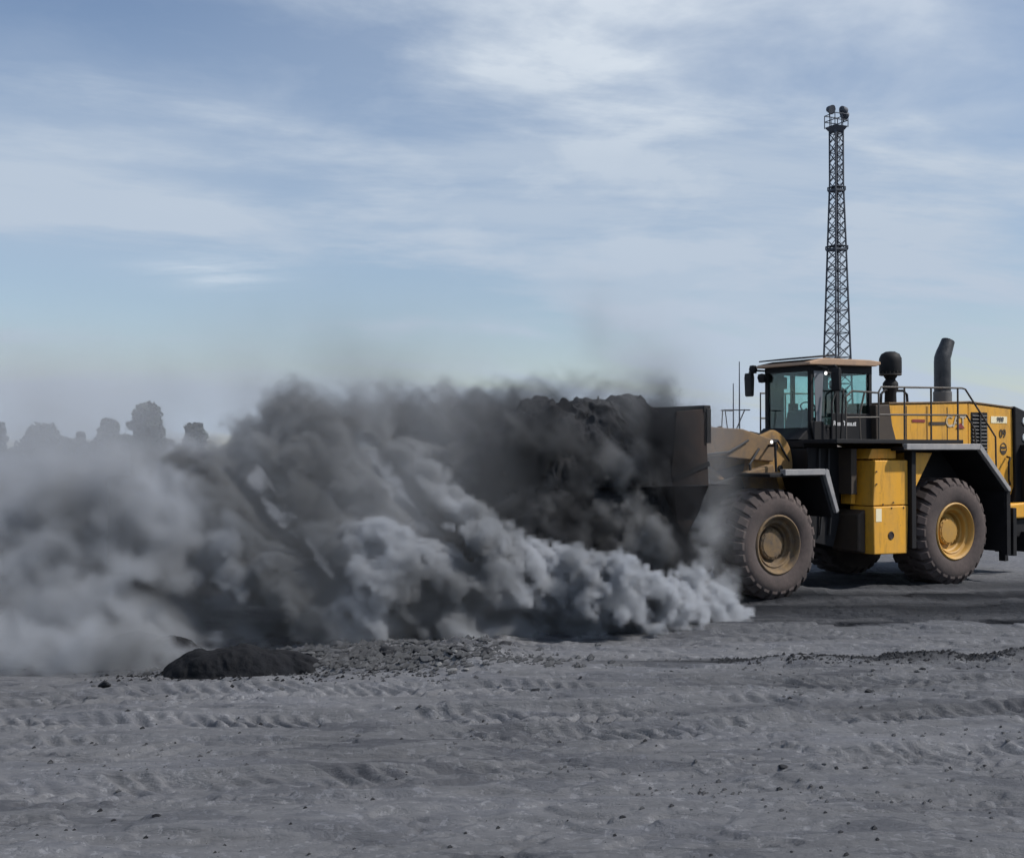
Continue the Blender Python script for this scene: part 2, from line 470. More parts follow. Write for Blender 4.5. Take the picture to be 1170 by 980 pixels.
# ------------------------------------------------------------------ wheel loader
TH = R(32)
FX, FY = -math.cos(TH), -math.sin(TH)
LX, LY = math.sin(TH), -math.cos(TH)
OX, OY = 6.0951, 25.3956
def LW(x, y, z=0.0):
    return Vector((OX + x * FX + y * LX, OY + x * FY + y * LY, z))
WL = empty('wheel_loader', (OX, OY, 0), math.pi + TH)
tag(WL, 'yellow wheel loader with black cab and dusty tyres, pushing into the dust cloud', 'wheel loader')

def build_wheel(x, side, rad, dusty):
    """side +1 left (seen) or -1; wheel origin at hub centre of the outer face"""
    w = 0.92
    e = empty('wheel', (x, 1.75 * side, rad), 0, WL)
    s = side
    t = MB()
    Rr = rad
    rr = 0.545 * rad / 1.03
    prof = [(rr, -0.035), (rr + .04, -0.01), (rr + .10, 0.012), (rr + .20, 0.028), (Rr - .22, 0.018), (Rr - .13, -0.02), (Rr - .075, -0.09),
            (Rr - .065, -0.25), (Rr - .06, -w / 2), (Rr - .065, -w + .25), (Rr - .075, -w + .09), (Rr - .13, -w + .02), (rr + .2, -w - .02), (rr, -w + .03)]
    t.lathe([(r, h * s) for r, h in prof], 72)
    nl = 26
    for k in range(nl):
        for half in (0, 1):
            a0 = 2 * math.pi * (k + 0.5 * half) / nl
            da = 2 * math.pi / nl * 0.33
            # lug from shoulder to just beyond the middle, slanting
            ya, yb, yc = (-0.0, -0.10, -0.50) if half == 0 else (-w, -w + 0.10, -w + 0.50)
            slant = 0.13
            sec = []
            for (yy, r0, r1, sh) in ((ya, Rr - .20, Rr - .125, 0), (yb, Rr - .10, Rr, 0.02), (yc, Rr - .10, Rr + .0, slant)):
                for (rq, ww) in ((r0, 1.15), (r1, 0.9)):
                    for sg in (-1, 1):
                        a = a0 + sh + sg * da * ww
                        sec.append((rq * math.cos(a), yy * s, rq * math.sin(a)))
            fs = []
            for i in range(2):
                b = i * 4
                fs += [(b, b + 1, b + 5, b + 4), (b + 2, b + 6, b + 7, b + 3), (b, b + 4, b + 6, b + 2), (b + 1, b + 3, b + 7, b + 5)]
            fs += [(0, 2, 3, 1), (8, 9, 11, 10)]
            t.add(sec, fs)
    t.build('tyre', M['rubber'], e, 0.008, 1)
    k = rr
    rim = MB()
    rim.lathe([(r, h * s) for r, h in [(k + .012, -0.06), (k + .012, -0.012), (k - .012, 0.004), (k - .035, -0.006), (k - .06, -0.05), (k - .075, -0.10), (k - .11, -0.115), (k - .13, -0.10), (k - .15, -0.115),
               (k - .17, -0.19), (k - .20, -0.21), (k - .22, -0.28), (0.26, -0.30), (0.02, -0.30)]], 64)
    rim.build('rim', M['rim_dusty'] if dusty else M['yellow_clean'], e, recalc=True)
    hub = MB()
    hub.lathe([(r, h * s) for r, h in [(0.285, -0.29), (0.285, -0.20), (0.272, -0.185), (0.245, -0.18), (0.235, -0.165), (0.10, -0.16), (0.001, -0.16)]], 48)
    for q in range(16):
        a = 2 * math.pi * q / 16
        hub.lathe([(0.013, -0.185 * s), (0.013, -0.168 * s), (0.0005, -0.168 * s)], 6, c=(0.262 * math.cos(a), 0, 0.262 * math.sin(a)))
    hub.build('hub', M['rim_dusty'] if dusty else M['yellow_clean'], e)
    return e
RF, RR = 1.03, 1.10
build_wheel(2.48, 1, RF, True)
build_wheel(-2.49, 1, RR, False)
build_wheel(2.48, -1, RF, True)
build_wheel(-2.49, -1, RR, False)

# axles and frames
for x, r in ((2.48, RF), (-2.49, RR)):
    b = MB()
    b.tube([(x, -1.5, r), (x, -.5, r), (x, -.35, r), (x, .35, r), (x, .5, r), (x, 1.5, r)], [.2, .22, .42, .42, .22, .2], 20)
    b.build('axle', M['black'], WL)
b = MB()
b.prism([(-5.2, 1.15), (-5.2, 2.3), (-.9, 2.45), (.3, 2.3), (.45, 1.0), (-.2, .75), (-4.6, .85)], -.62, .62)
b.box(-.2, .95, -.95, .95, 2.2, 2.80)
b.build('rear_frame', M['black'], WL, .02)
b = MB()
b.prism([(.55, .9), (.55, 2.3), (1.3, 2.5), (3.3, 2.1), (3.6, 1.2), (3.1, .7), (1.2, .65)], -.58, .58)
b.build('front_frame', M['black'], WL, .02)
# loader tower: rounded yellow plates either side
for s in (1, -1):
    b = MB()
    ys = (.50, .62) if s > 0 else (-.62, -.50)
    arc = [(1.62 + .62 * math.cos(R(a)), 2.50 + .68 * math.sin(R(a))) for a in range(100, 200, 10)]
    b.prism([(2.25, 2.2), (2.15, 2.65), (1.85, 3.05)] + arc + [(1.05, 2.0), (2.2, 1.9)], *ys)
    o = b.build('tower_plate', M['yellow_arm'], WL, .015)
    for (r_, x_, z_) in ((.085, 1.5, 2.85), (.06, 1.35, 2.42)):
        pin = MB(); pin.lathe([(r_, ys[1]), (r_, ys[1] + .025), (.001, ys[1] + .025)], 20, c=(x_, 0, z_)); pin.build('pivot_pin', M['black'], o)
# boom: two arms out to the bucket
for s in (1, -1):
    b = MB(); y0 = .62 * s - .09; y1 = .62 * s + .09
    b.prism([(1.5, 2.95), (2.4, 3.18), (3.5, 3.22), (4.2, 2.95), (4.75, 2.2), (4.62, 1.85), (4.4, 1.88), (3.9, 2.45), (3.1, 2.66), (2.1, 2.58), (1.6, 2.55)], y0, y1)
    b.build('lift_arm', M['yellow_dusty'], WL, .02)
b = MB(); b.tube([(3.0, -.6, 2.8), (3.0, .6, 2.8)], .16, 16); b.prism([(2.7, 3.3), (3.3, 3.42), (3.5, 2.6), (3.2, 2.0), (3.0, 2.1)], -.14, .14)
b.build('bell_crank', M['yellow_dusty'], WL, .02)
b = MB(); b.tube([(1.5, 0, 2.75), (2.4, 0, 3.15)], .11, 14)
b.build('tilt_cylinder', M['yellow_dusty'], WL)
b = MB(); b.tube([(2.3, 0, 3.1), (2.95, 0, 3.3)], .055, 12); b.build('cylinder_rod', M['chrome'], WL)
for s in (1, -1):
    b = MB(); b.tube([(1.9, .4 * s, 1.6), (3.1, .4 * s, 2.45)], .10, 14); b.build('lift_cylinder', M['yellow_dusty'], WL)
b = MB()
rnd = random.Random(3)
for k in range(9):
    y = -.35 + .09 * k + (.25 if k > 4 else 0)
    b.tube([(1.1, y, 2.5 + .03 * (k % 3)), (1.45, y + rnd.uniform(-.05, .05), 2.95 + rnd.uniform(-.05, .1)), (1.95, y + rnd.uniform(-.06, .06), 3.05 + rnd.uniform(-.1, .12)), (2.5, y, 2.75 + rnd.uniform(-.1, .2))], .022, 7)
b.tube([(2.3, .74, 2.96), (2.8, .76, 2.74), (3.3, .76, 2.70), (4.0, .74, 2.62)], .024, 7)
b.tube([(2.0, .72, 2.80), (2.3, .78, 2.50), (2.2, .74, 2.1)], .026, 7)
b.build('hydraulic_hose', M['hose'], WL)
b = MB(); b.prism([(1.55, 1.95), (2.3, 1.95), (2.45, 2.35), (1.75, 2.5)], .66, .86)
b.build('valve_cover', M['yellow_dusty'], WL, .03)

# bucket
b = MB()
side = [(4.35, 3.45), (5.0, 3.42), (5.9, 3.0), (6.45, 2.2), (6.1, 1.75), (5.3, 1.35), (4.75, 1.25), (4.4, 1.65), (4.3, 2.2)]
for s in (1, -1):
    y = 1.9 * s
    b.prism([(4.4, 3.5), (5.05, 3.44), (5.16, 2.4), (5.05, 1.55), (4.85, 1.28), (4.55, 1.75), (4.33, 2.15)], y - .03, y + .03)
prof = [(4.38, 3.50), (4.30, 2.25), (4.50, 1.72), (4.82, 1.26), (5.30, 1.15), (6.3, 1.18)]
vs = []
for y in (-1.88, 1.88):
    for (x, z) in prof: vs.append((x, y, z))
    for (x, z) in reversed(prof): vs.append((x + .06, y, z + (.05 if z < 2 else 0)))
n = len(prof) * 2
b.add(vs, [(i, (i + 1) % n, (i + 1) % n + n, i + n) for i in range(n)])
bk = b.build('bucket', M['steel'], WL, .008)
b = MB(); b.box(4.30, 4.45, -1.9, 1.95, 3.44, 3.56); b.box(4.30, 4.40, 1.80, 1.965, 2.9, 3.5); b.build('spill_guard', M['black'], bk, .01)
b = MB(); b.prism([(4.34, 2.58), (5.12, 2.32), (5.12, 2.26), (4.32, 2.50)], 1.932, 1.955); b.build('wear_bar', M['black'], bk)

# fenders
def fender_front(s):
    y0, y1 = (.80, 1.80) if s > 0 else (-1.80, -.80)
    b = MB()
    b.prism([(2.75, 2.34), (1.42, 2.34), (1.12, 1.52), (1.16, 1.50), (1.47, 2.28), (2.75, 2.28)], y0, y1)
    o = b.build('front_fender', M['black'], WL, .006)
    e = MB(); ye0, ye1 = (1.80, 1.86) if s > 0 else (-1.86, -1.80)
    e.prism([(2.42, 2.42), (1.40, 2.42), (1.36, 2.38), (1.40, 2.31), (2.42, 2.31)], ye0 - .08 * (s > 0), ye1)
    e.prism([(1.37, 2.425), (1.30, 2.40), (1.03, 1.62), (1.10, 1.58), (1.39, 2.31)], ye0 - .02, ye1 + .004)
    e.build('fender_edge', M['grey_edge'], o, .008)
    i = MB(); yi = .78 * s
    i.prism([(2.6, 2.28), (1.45, 2.28), (1.10, 1.5), (1.05, .75), (.75, .75), (.6, 2.3)], yi - .02, yi + .02)
    i.build('inner_guard', M['black'], o)
def fender_rear(s):
    y0, y1 = (.86, 1.80) if s > 0 else (-1.80, -.86)
    b = MB()
    b.prism([(-.85, 2.84), (-3.10, 2.84), (-4.06, 1.94), (-4.10, .62), (-4.04, .62), (-4.0, 1.90), (-3.08, 2.76), (-.85, 2.76)], y0, y1)
    o = b.build('rear_fender', M['black'], WL, .006)
    e = MB(); a, c = (1.76, 1.88) if s > 0 else (-1.88, -1.76)
    e.prism([(-.86, 2.90), (-3.13, 2.90), (-3.09, 2.78), (-.86, 2.78)], a, c)
    e.prism([(-3.13, 2.90), (-4.10, 1.97), (-4.10, 1.90), (-4.04, 1.90), (-3.09, 2.78)], a + .003, c + .004)
    e.build('fender_edge', M['grey_edge'], o, .01)
    f = MB(); a, c = (1.70, 1.84) if s > 0 else (-1.84, -1.70)
    f.prism([(-4.14, 1.90), (-4.14, .55), (-4.02, .55), (-4.02, 1.90)], a, c)
    f.build('mudflap', M['black'], o)
    g = MB(); yi = .88 * s
    g.prism([(-1.3, 2.76), (-3.05, 2.76), (-4.02, 1.88), (-4.02, 1.0), (-3.7, 1.0), (-1.2, 2.0)], yi - .02, yi + .02)
    g.build('inner_guard', M['black'], o)
for s in (1, -1): fender_front(s); fender_rear(s)

# service box (left), step box (right)
def service_box(s):
    y0, y1 = (1.0, 1.62) if s > 0 else (-1.62, -1.0)
    b = MB()
    b.prism([(-.20, .72), (-1.16, .70), (-1.20, 1.66), (-.19, 1.66)], y0, y1)
    o = b.build('service_box', M['yellow'], WL, .02)
    d = MB()
    d.prism([(-.19, 1.675), (-1.20, 1.675), (-1.20, 2.57), (-.25, 2.57)], y0, y1 - .01 * s)
    d.build('box_door', M['yellow'], o, .018)
    c = MB()
    c.prism([(-.04, 1.7), (-.16, 1.7), (-.16, 2.78), (-.04, 2.78)], y0 * 1.0 - .1 * s, y0 + .18 * s)
    c.prism([(-.2, 2.60), (-1.0, 2.60), (-1.0, 2.80), (-.3, 2.80)], min(y0, y1) + .1, max(y0, y1) - .14)
    c.build('box_neck', M['yellow'], o, .01)
    if s > 0:
        for zz, x in ((2.35, -.27), (2.1, -.27), (1.62, -.7), (1.62, -1.05), (1.70, -.45), (1.73, -.75)):
            q = MB(); q.lathe([(.018, y1), (.018, y1 + .012), (.0005, y1 + .012)], 8, c=(x, 0, zz)); q.build('bolt', M['ink'], o)
        q = MB(); q.lathe([(.0005, 1.622), (.078, 1.622), (.082, 1.626), (.082, 1.632), (.066, 1.634), (.06, 1.625), (.0005, 1.624)], 24, c=(-.68, 0, 1.08)); q.build('filler_cap', M['ink'], o)
        q = MB(); q.box(-.41, -.25, 1.622, 1.626, 1.36, 1.62); q.build('sticker', M['cream'], o)
        # brown dirt-stained front skirt
        q = MB(); q.prism([(-.185, .72), (.02, .78), (.02, 1.5), (-.185, 1.6)], .72, 1.42); q.build('front_skirt', M['darkbrown'], o, .03)
for s in (1, -1): service_box(s)
b = MB(); b.prism([(-1.34, 2.72), (-1.98, 2.72), (-1.42, 1.95), (-1.34, 1.9)], .95, 1.58); b.build('fender_gusset', M['yellow'], WL, .01)
for y_ in (1.5, -1.7):
    b = MB(); b.box(-1.34, -1.21, y_, y_ + .2, .8, 2.84); b.build('fender_post', M['black'], WL, .01)
# black plate added to make the articulation gap dark, brown panel and cables
b = MB(); b.prism([(1.02, 1.0), (.30, .85), (.12, 1.4), (.12, 2.82), (.98, 2.82)], .96, 1.02); b.build('gap_dark_plate', M['black'], WL, .01)
b = MB(); b.prism([(.14, 1.9), (-.02, 1.9), (-.02, 2.8), (.14, 2.8)], .90, 1.35); b.build('gap_panel', M['darkbrown'], WL, .01)
for x_, y_ in ((.45, 1.06), (.7, 1.05)):
    b = MB(); b.tube([(x_, y_, 2.8), (x_ + .05, y_ + .03, 2.2), (x_ - .05, y_ + .02, 1.7), (x_, y_, 1.1)], .022, 7); b.build('cable', M['hose'], WL)
# black tank / battery box behind the front wheel
b = MB(); b.prism([(1.0, 1.0), (.35, 1.0), (.3, 2.1), (.95, 2.1)], .55, .95); b.build('inner_box', M['black'], WL, .02)

# decks
b = MB()
b.box(-2.75, .95, .86, 1.74, 2.905, 2.985); b.box(-2.75, .95, -1.74, -.86, 2.905, 2.985)
b.box(.0, .95, -.86, .86, 2.83, 2.96); 
b.build('walkway_deck', M['black'], WL, .008)

# hood: front yellow section, rear louvre, yellow rear shroud, black grille frame
b = MB()
b.prism([(-1.72, 2.90), (-1.55, 3.3), (-1.52, 3.72), (-4.05, 3.80), (-4.05, 2.55), (-3.0, 2.55)], -.86, .86)
hood = b.build('engine_hood', M['yellow'], WL, .03, 3)
b = MB(); b.prism([(-1.12, 2.96), (-1.10, 3.70), (-1.52, 3.72), (-1.60, 3.3), (-1.75, 2.90)], -.84, .88); b.build('air_intake_box', M['darkbrown'], WL, .02)
b = MB(); b.prism([(-1.50, 3.725), (-4.07, 3.805), (-4.07, 3.84), (-1.50, 3.765)], -.88, .88); b.build('hood_top', M['yellow_dusty'], hood, .01)
for x in (-2.05, -2.7, -3.35):
    b = MB(); b.box(x - .008, x + .008, .862, .868, 2.95, 3.70); b.build('panel_seam', M['darkbrown'], hood)
b = MB()
b.prism([(-4.05, 2.2), (-4.05, 3.80), (-5.58, 3.70), (-5.62, 1.95), (-5.3, 1.35), (-4.6, 1.35), (-4.3, 1.7)], -.86, .86)
shroud = b.build('radiator_shroud', M['yellow'], WL, .03, 3)
b = MB(); b.prism([(-4.07, 3.808), (-5.60, 3.705), (-5.60, 3.74), (-4.07, 3.845)], -.88, .88); b.build('hood_top', M['yellow_dusty'], shroud, .01)
b = MB(); b.box(-4.68, -4.14, .862, .874, 2.20, 3.60)
louv = b.build('side_grille', M['black'], shroud)
b = MB()
for k in range(17): b.box(-4.66, -4.16, .874, .895, 2.26 + k * .078, 2.285 + k * .078, Matrix.Rotation(R(25), 3, 'X'))
b.box(-4.43, -4.39, .875, .91, 2.2, 3.6)
b.build('louvre_slats', M['hose'], shroud)
b = MB(); b.prism([(-5.60, 1.9), (-5.58, 3.76), (-5.95, 3.66), (-6.05, 2.0), (-5.9, 1.3), (-5.5, 1.2)], -.93, .93); gr = b.build('rear_grille', M['black'], WL, .03)
for zz in (3.42, 3.05):
    b = MB(); b.lathe([(.0005, .96), (.085, .955), (.09, .93)], 16, c=(-5.92, 0, zz)); b.build('tail_lamp', M['white'], gr)
b = MB(); b.tube([(-5.35, .88, 2.62), (-5.30, 1.0, 2.60), (-5.22, 1.02, 2.5), (-5.22, 1.02, 2.1), (-5.30, 1.0, 2.0), (-5.38, .88, 2.0)], .022, 8); b.build('grab_handle', M['black'], shroud)
b = MB(); b.prism([(-5.75, 2.9), (-6.15, 2.85), (-6.2, 1.5), (-5.8, 1.5)], .75, 1.25); b.build('battery_box', M['black'], WL, .04)
b = MB(); b.prism([(-4.6, 1.25), (-4.55, 1.55), (-6.1, 1.62), (-6.2, 1.25)], -1.15, 1.15); cw = b.build('counterweight', M['yellow'], WL, .04, 3)
b = MB(); b.prism([(-4.7, .85), (-4.6, 1.24), (-6.2, 1.24), (-6.1, .8)], -1.05, 1.05); b.build('bumper', M['black'], cw, .03)
b = MB()
b.box(-4.78, -4.66, 1.16, 1.32, .35, 1.35); b.box(-5.1, -4.98, 1.16, 1.3, .45, 1.5); b.box(-5.1, -4.6, 1.1, 1.2, .55, .72); b.box(-5.9, -5.6, .9, 1.2, .5, .95)
b.build('rear_step', M['black'], WL, .01)

# writing and marks
def text(s, size, x, z, y, m, name, parent, squeeze=1.0, shear=0.0, bold=0.0):
    c = bpy.data.curves.new(name, 'FONT'); c.body = s; c.size = size; c.align_x = 'CENTER'; c.align_y = 'CENTER'; c.extrude = 0.003; c.shear = shear; c.offset = bold
    tmp = bpy.data.objects.new('tmp', c); col.objects.link(tmp)
    bpy.context.view_layer.update()
    me = bpy.data.meshes.new_from_object(tmp.evaluated_get(bpy.context.evaluated_depsgraph_get()))
    bpy.data.objects.remove(tmp, do_unlink=True)
    o = bpy.data.objects.new(name, me); col.objects.link(o); me.materials.clear(); me.materials.append(m)
    o.parent = parent
    o.scale = (squeeze, 1, 1)
    o.location = (x, y, z)
    o.rotation_euler = (R(90), 0, R(180))     # reads from the left side of the machine
    return o
text('CAT', .34, -3.62, 3.38, .872, mat('worn decal', (.50, .48, .44), .6, 0, (.35, .25, .12), .9, 8), 'maker_logo', hood, 1.0, 0, .006)
b = MB(); b.prism([(-3.62, 3.24), (-3.92, 3.24), (-3.77, 3.36)], .874, .878); b.build('logo_triangle', M['red'], hood)
b = MB(); b.prism([(-2.75, 3.30), (-3.28, 3.31), (-3.30, 3.38), (-2.75, 3.37)], .866, .871); b.build('hood_stripe', M['darkbrown'], hood)
b = MB(); b.box(-2.62, -2.22, .866, .871, 3.36, 3.42); b.build('hood_stripe', M['red'], hood)
b = MB(); b.box(-5.38, -4.82, .864, .868, 3.37, 3.52); b.build('model_plate', M['cream'], shroud)
text('988', .15, -5.12, 3.445, .872, M['rock'], 'model_number', shroud, 1.1, 0.2, .003)
text('09', .26, -5.22, 3.13, .870, M['darkbrown'], 'fleet_number', shroud, .9, 0, .004)
b = MB()
for k in range(28):
    a0, a1 = 2 * math.pi * k / 28, 2 * math.pi * (k + 1) / 28
    b.add([( -5.25 + r * math.cos(a), .868, 2.80 + r * 1.15 * math.sin(a)) for (r, a) in ((.12, a0), (.12, a1), (.095, a1), (.095, a0))], [(0, 1, 2, 3)])
for z0, z1 in ((2.70, 2.76), (2.80, 2.85)): b.box(-5.33, -5.17, .866, .870, z0, z1)
b.build('round_emblem', M['darkbrown'], shroud)

# railings on the deck
b = MB()
def rail(pts, r=.02): b.tube(pts, r, 7)
yr = 1.66
rail([(-.30, yr, 2.96), (-.30, yr, 3.92), (-.38, yr, 4.02), (-2.82, yr, 4.06), (-2.92, yr, 4.04), (-3.9, yr, 3.05), (-3.92, yr, 2.2)])
rail([(-.30, yr, 3.47), (-2.95, yr, 3.50), (-3.22, yr, 3.20), (-3.25, yr, 2.88)])
for x in (-1.05, -1.85, -2.68): rail([(x, yr, 2.96), (x, yr, 4.04)])
b.build('deck_railing', M['rail'], WL)
b = MB()
rail([(-.3, yr, 3.9), (.45, yr, 3.92), (.62, yr, 3.8), (.62, yr, 2.96)]); rail([(.22, yr, 2.96), (.25, yr, 3.45), (.1, yr, 3.9)]); rail([(.62, yr, 3.4), (-.3, yr, 3.42)])
b.build('ladder_railing', M['rail'], WL)
b = MB()
rail([(-.30, -yr, 2.96), (-.30, -yr, 4.02), (-2.9, -yr, 4.06), (-3.4, -yr, 3.2)]); rail([(-.3, -yr, 3.47), (-3.1, -yr, 3.5)])
for x in (-1.05, -1.85, -2.68): rail([(x, -yr, 2.96), (x, -yr, 4.04)])
b.build('deck_railing', M['rail'], WL)
b = MB()
for p in ([(1.0, -.6, 3.6), (1.05, -1.3, 3.62), (.9, -1.6, 3.62), (.5, -1.65, 3.62)], [(1.05, -1.3, 3.62), (.95, -1.3, 2.96)], [(1.0, -.75, 3.62), (1.15, -1.0, 2.96)], [(.9, -1.55, 3.62), (.9, -1.6, 2.96)]): b.tube(p, .012, 7)
b.build('front_railing', M['rail'], WL)

# cab
CX0, CX1, CY0, CY1 = -1.17, .60, -.58, .72
ZB, ZT = 3.22, 4.50
cab = MB()
cab.prism([(.62, 2.92), (.95, 2.98), (CX1 + .06, ZB), (CX0, ZB), (CX0, 2.92)], CY0, CY1)      # lower tub
cabo = cab.build('cab', M['black'], WL, .02)
b = MB()
t_ = .055
for (x0, x1, y0, y1) in ((CX1 - .09, CX1, CY1 - .09, CY1), (CX1 - .09, CX1, CY0, CY0 + .09), (CX0, CX0 + .09, CY1 - .09, CY1), (CX0, CX0 + .09, CY0, CY0 + .09), (-.22, -.12, CY1 - .06, CY1 + .002), (-.22, -.12, CY0 - .002, CY0 + .06)):
    b.box(x0, x1, y0, y1, ZB, ZT)
b.box(CX0, CX1 + .0, CY1 - .07, CY1 + .003, ZT - .16, ZT); b.box(CX0, CX1, CY0 - .003, CY0 + .07, ZT - .16, ZT)
b.box(CX1 - .06, CX1 + .004, CY0, CY1, ZT - .14, ZT); b.box(CX0 - .004, CX0 + .06, CY0, CY1, ZT - .16, ZT)
b.box(CX0, CX1, CY1 - .05, CY1 + .004, ZB, ZB + .06)
b.build('cab_frame', M['black'], cabo, .01)
# lower door panel with white writing
b = MB(); b.box(CX0 + .01, .05, CY1 + .004, CY1 + .03, 2.95, 3.52); dp = b.build('door_panel', M['black'], cabo, .01)
text('Rusa Tusu.st', .135, -.32, 3.31, CY1 + .036, M['white'], 'cab_lettering', dp, .95, .1, .002)
# raked glass corner at the front left, grey wing panel
b = MB(); b.prism([(.52, 4.36), (.25, 4.36), (.32, 3.35), (.46, 3.35)], CY1 + .002, CY1 + .012); b.build('quarter_panel', mat('hazy panel', (.14, .15, .17), .4), cabo)
b = MB(); b.prism([(.66, 3.35), (.30, 3.35), (.10, 2.75), (.5, 2.75)], CY1 + .02, CY1 + .06); b.build('lower_fairing', M['black'], cabo, .01)
g = MB()
g.box(CX1 - .045, CX1 - .035, CY0 + .09, CY1 - .09, ZB, ZT - .14); g.build('windshield', M['glass'], cabo)
g = MB(); g.box(.12, CX1 - .09, CY0 + .05, CY0 + .07, ZB, ZT - .16); g.box(-.16, .0, CY0 + .07, CY0 + .2, ZB, 3.75); g.build('dark_window_panel', M['seat'], cabo)  # dark panel and column added to darken the view through the windshield
g = MB(); g.box(.12, .4, CY0 + .08, CY0 + .16, 4.05, 4.3); g.build('added_monitor', M['hose'], cabo)  # monitor block added to darken the upper part of the glass
g = MB(); g.box(-.12, CX1 - .09, CY1 - .035, CY1 - .028, ZB, ZT - .16); g.build('side_window', M['glass'], cabo)
g = MB(); g.box(CX0 + .09, -.22, CY1 - .035, CY1 - .028, ZB, ZT - .16); g.build('door_window', M['glass'], cabo)
g = MB(); g.box(-.12, CX1 - .09, CY0 + .028, CY0 + .035, ZB, ZT - .16); g.build('side_window', M['glass'], cabo)
g = MB(); g.box(CX0 + .09, -.22, CY0 + .028, CY0 + .035, ZB, ZT - .16); g.build('side_window', M['glass'], cabo)
g = MB(); g.box(CX0 + .028, CX0 + .035, CY0 + .09, CY1 - .09, ZB + .2, ZT - .16); g.build('rear_window', M['glass'], cabo)
b = MB(); b.prism([(CX1 + .16, 4.47), (CX1 + .14, 4.53), (.3, 4.62), (-1.0, 4.625), (CX0 - .14, 4.60), (CX0 - .14, 4.54), (CX0, 4.50)], CY0 - .10, CY1 + .12); rf = b.build('cab_roof', M['tan'], cabo, .02)
b = MB(); b.prism([(CX1 + .10, 4.60), (CX1 + .08, 4.63), (-.1, 4.72), (-.1, 4.68)], CY0 - .08, CY1 + .0); b.build('roof_visor', M['black'], rf, .008)
b = MB()   # seat, wheel and console seen through the glass
b.box(-.75, -.15, -.2, .35, ZB, 3.45); b.box(-.85, -.68, -.2, .35, 3.4, 4.05); b.box(-.84, -.72, -.06, .22, 4.05, 4.25)
b.build('driver_seat', M['seat'], cabo, .04)
b = MB(); b.prism([(.2, ZB), (.45, ZB), (.38, 3.55), (.22, 3.6)], -.15, .3); b.tube([(.2, .07, 3.5), (.05, .07, 3.62)], .03, 8)
ring = [(.02 + .10 * math.cos(a) * .5, .07 + .2 * math.sin(a), 3.66 + .10 * math.cos(a)) for a in [2 * math.pi * k / 16 for k in range(17)]]
b.tube(ring, .015, 6); b.build('steering_column', M['seat'], cabo)
# work lamps and mirrors
def lamp(x, y, z, lit, r=.065, parent=None):
    b = MB(); b.tube([(x - .10, y, z), (x + .02, y, z)], [r * .6, r], 14); o = b.build('work_lamp', M['black'], parent or WL)
    e = MB(); e.tube([(x + .021, y, z), (x + .03, y, z)], r * .8, 14); e.build('lamp_lens', M['lamp'] if lit else M['rock'], o)
lamp(.42, .98, 4.30, True, .045)
b = MB(); b.tube([(.5, .80, 4.45), (.40, .98, 4.40), (.38, .98, 4.3)], .02, 7); b.build('lamp_bracket', M['black'], WL)
lamp(1.86, .95, 2.93, True, .042)
b = MB(); b.tube([(1.8, .98, 2.35), (1.8, .95, 2.9)], .025, 7); b.tube([(1.72, .64, 2.86), (1.8, .95, 2.86)], .025, 7); b.build('lamp_bracket', M['black'], WL)
def mirror(x, y, z, h, w, root):
    b = MB()
    b.prism([(x - .03, z - h * .45), (x - .045, z + h * .3), (x - .02, z + h * .5), (x + .045, z + h * .5), (x + .06, z + h * .3), (x + .04, z - h * .45), (x, z - h * .5)], y - w / 2, y + w / 2)
    o = b.build('mirror', M['black'], WL, .03, 3)
    c = MB(); c.tube([root, (x, y * .9 + root[1] * .1, z + h * .62), (x, y, z + h * .55), (x, y, z + h * .3)], .02, 7); c.build('mirror_arm', M['black'], o)
mirror(.70, -.93, 4.14, .50, .22, (CX1, CY0, 4.42))
mirror(.40, 1.22, 4.16, .46, .20, (CX1 - .3, CY1, 4.42))
b = MB(); b.lathe([(.001, .09), (.07, .08), (.09, 0), (.07, -.08), (.001, -.09)], 12, 'Z', (.72, -.80, 4.46)); b.lathe([(.001, .09), (.08, .07), (.1, 0), (.07, -.1), (.001, -.11)], 12, 'Z', (.66, -.60, 4.28)); b.build('work_lamp', M['black'], WL)
# grille of rails by the door and a bent grab rail
b = MB(); b.tube([(.12, .95, 2.96), (.12, .95, 3.9), (.18, .86, 4.05)], .02, 7); b.tube([(-.05, .9, 3.0), (-.1, .92, 3.9), (-.2, .85, 4.0)], .018, 7); b.tube([(.30, 1.0, 2.9), (.30, 1.0, 3.7), (.15, .95, 3.9)], .018, 7)
b.build('grab_rail', M['black'], WL)
# pre-cleaner
b = MB()
px_, py_ = -2.10, .40
b.lathe([(.001, 5.08), (.10, 5.07), (.19, 5.02), (.232, 4.93), (.235, 4.86), (.235, 4.66), (.22, 4.60)], 28, 'Z', (px_, py_, -.20))
pc = b.build('pre_cleaner', M['black'], WL)
b = MB(); b.lathe([(.15, 4.62), (.14, 4.36), (.10, 4.30), (.16, 4.22), (.165, 4.10), (.12, 4.0), (.13, 3.70)], 24, 'Z', (px_, py_, -.02)); b.build('intake_pipe', M['black'], pc)
b = MB()
for k in range(18):
    a = 2 * math.pi * k / 18
    b.tube([(px_ + .232 * math.cos(a), py_ + .232 * math.sin(a), 4.44), (px_ + .20 * math.cos(a), py_ + .20 * math.sin(a), 4.36)], .012, 5)
b.lathe([(.20, 4.36), (.235, 4.37), (.235, 4.40), (.2, 4.40)], 24, 'Z', (px_, py_, 0))
b.build('cleaner_cage', M['rail'], pc)
b = MB()
for s in (-1, 1): b.tube([(px_ + .42 * s, py_ + .1, 3.72), (px_ + .40 * s, py_ + .1, 3.96), (px_ + .28 * s, py_ + .1, 4.04), (px_ + .1 * s, py_, 4.04)], .028, 7)
b.build('pipe_bracket', M['black'], pc)
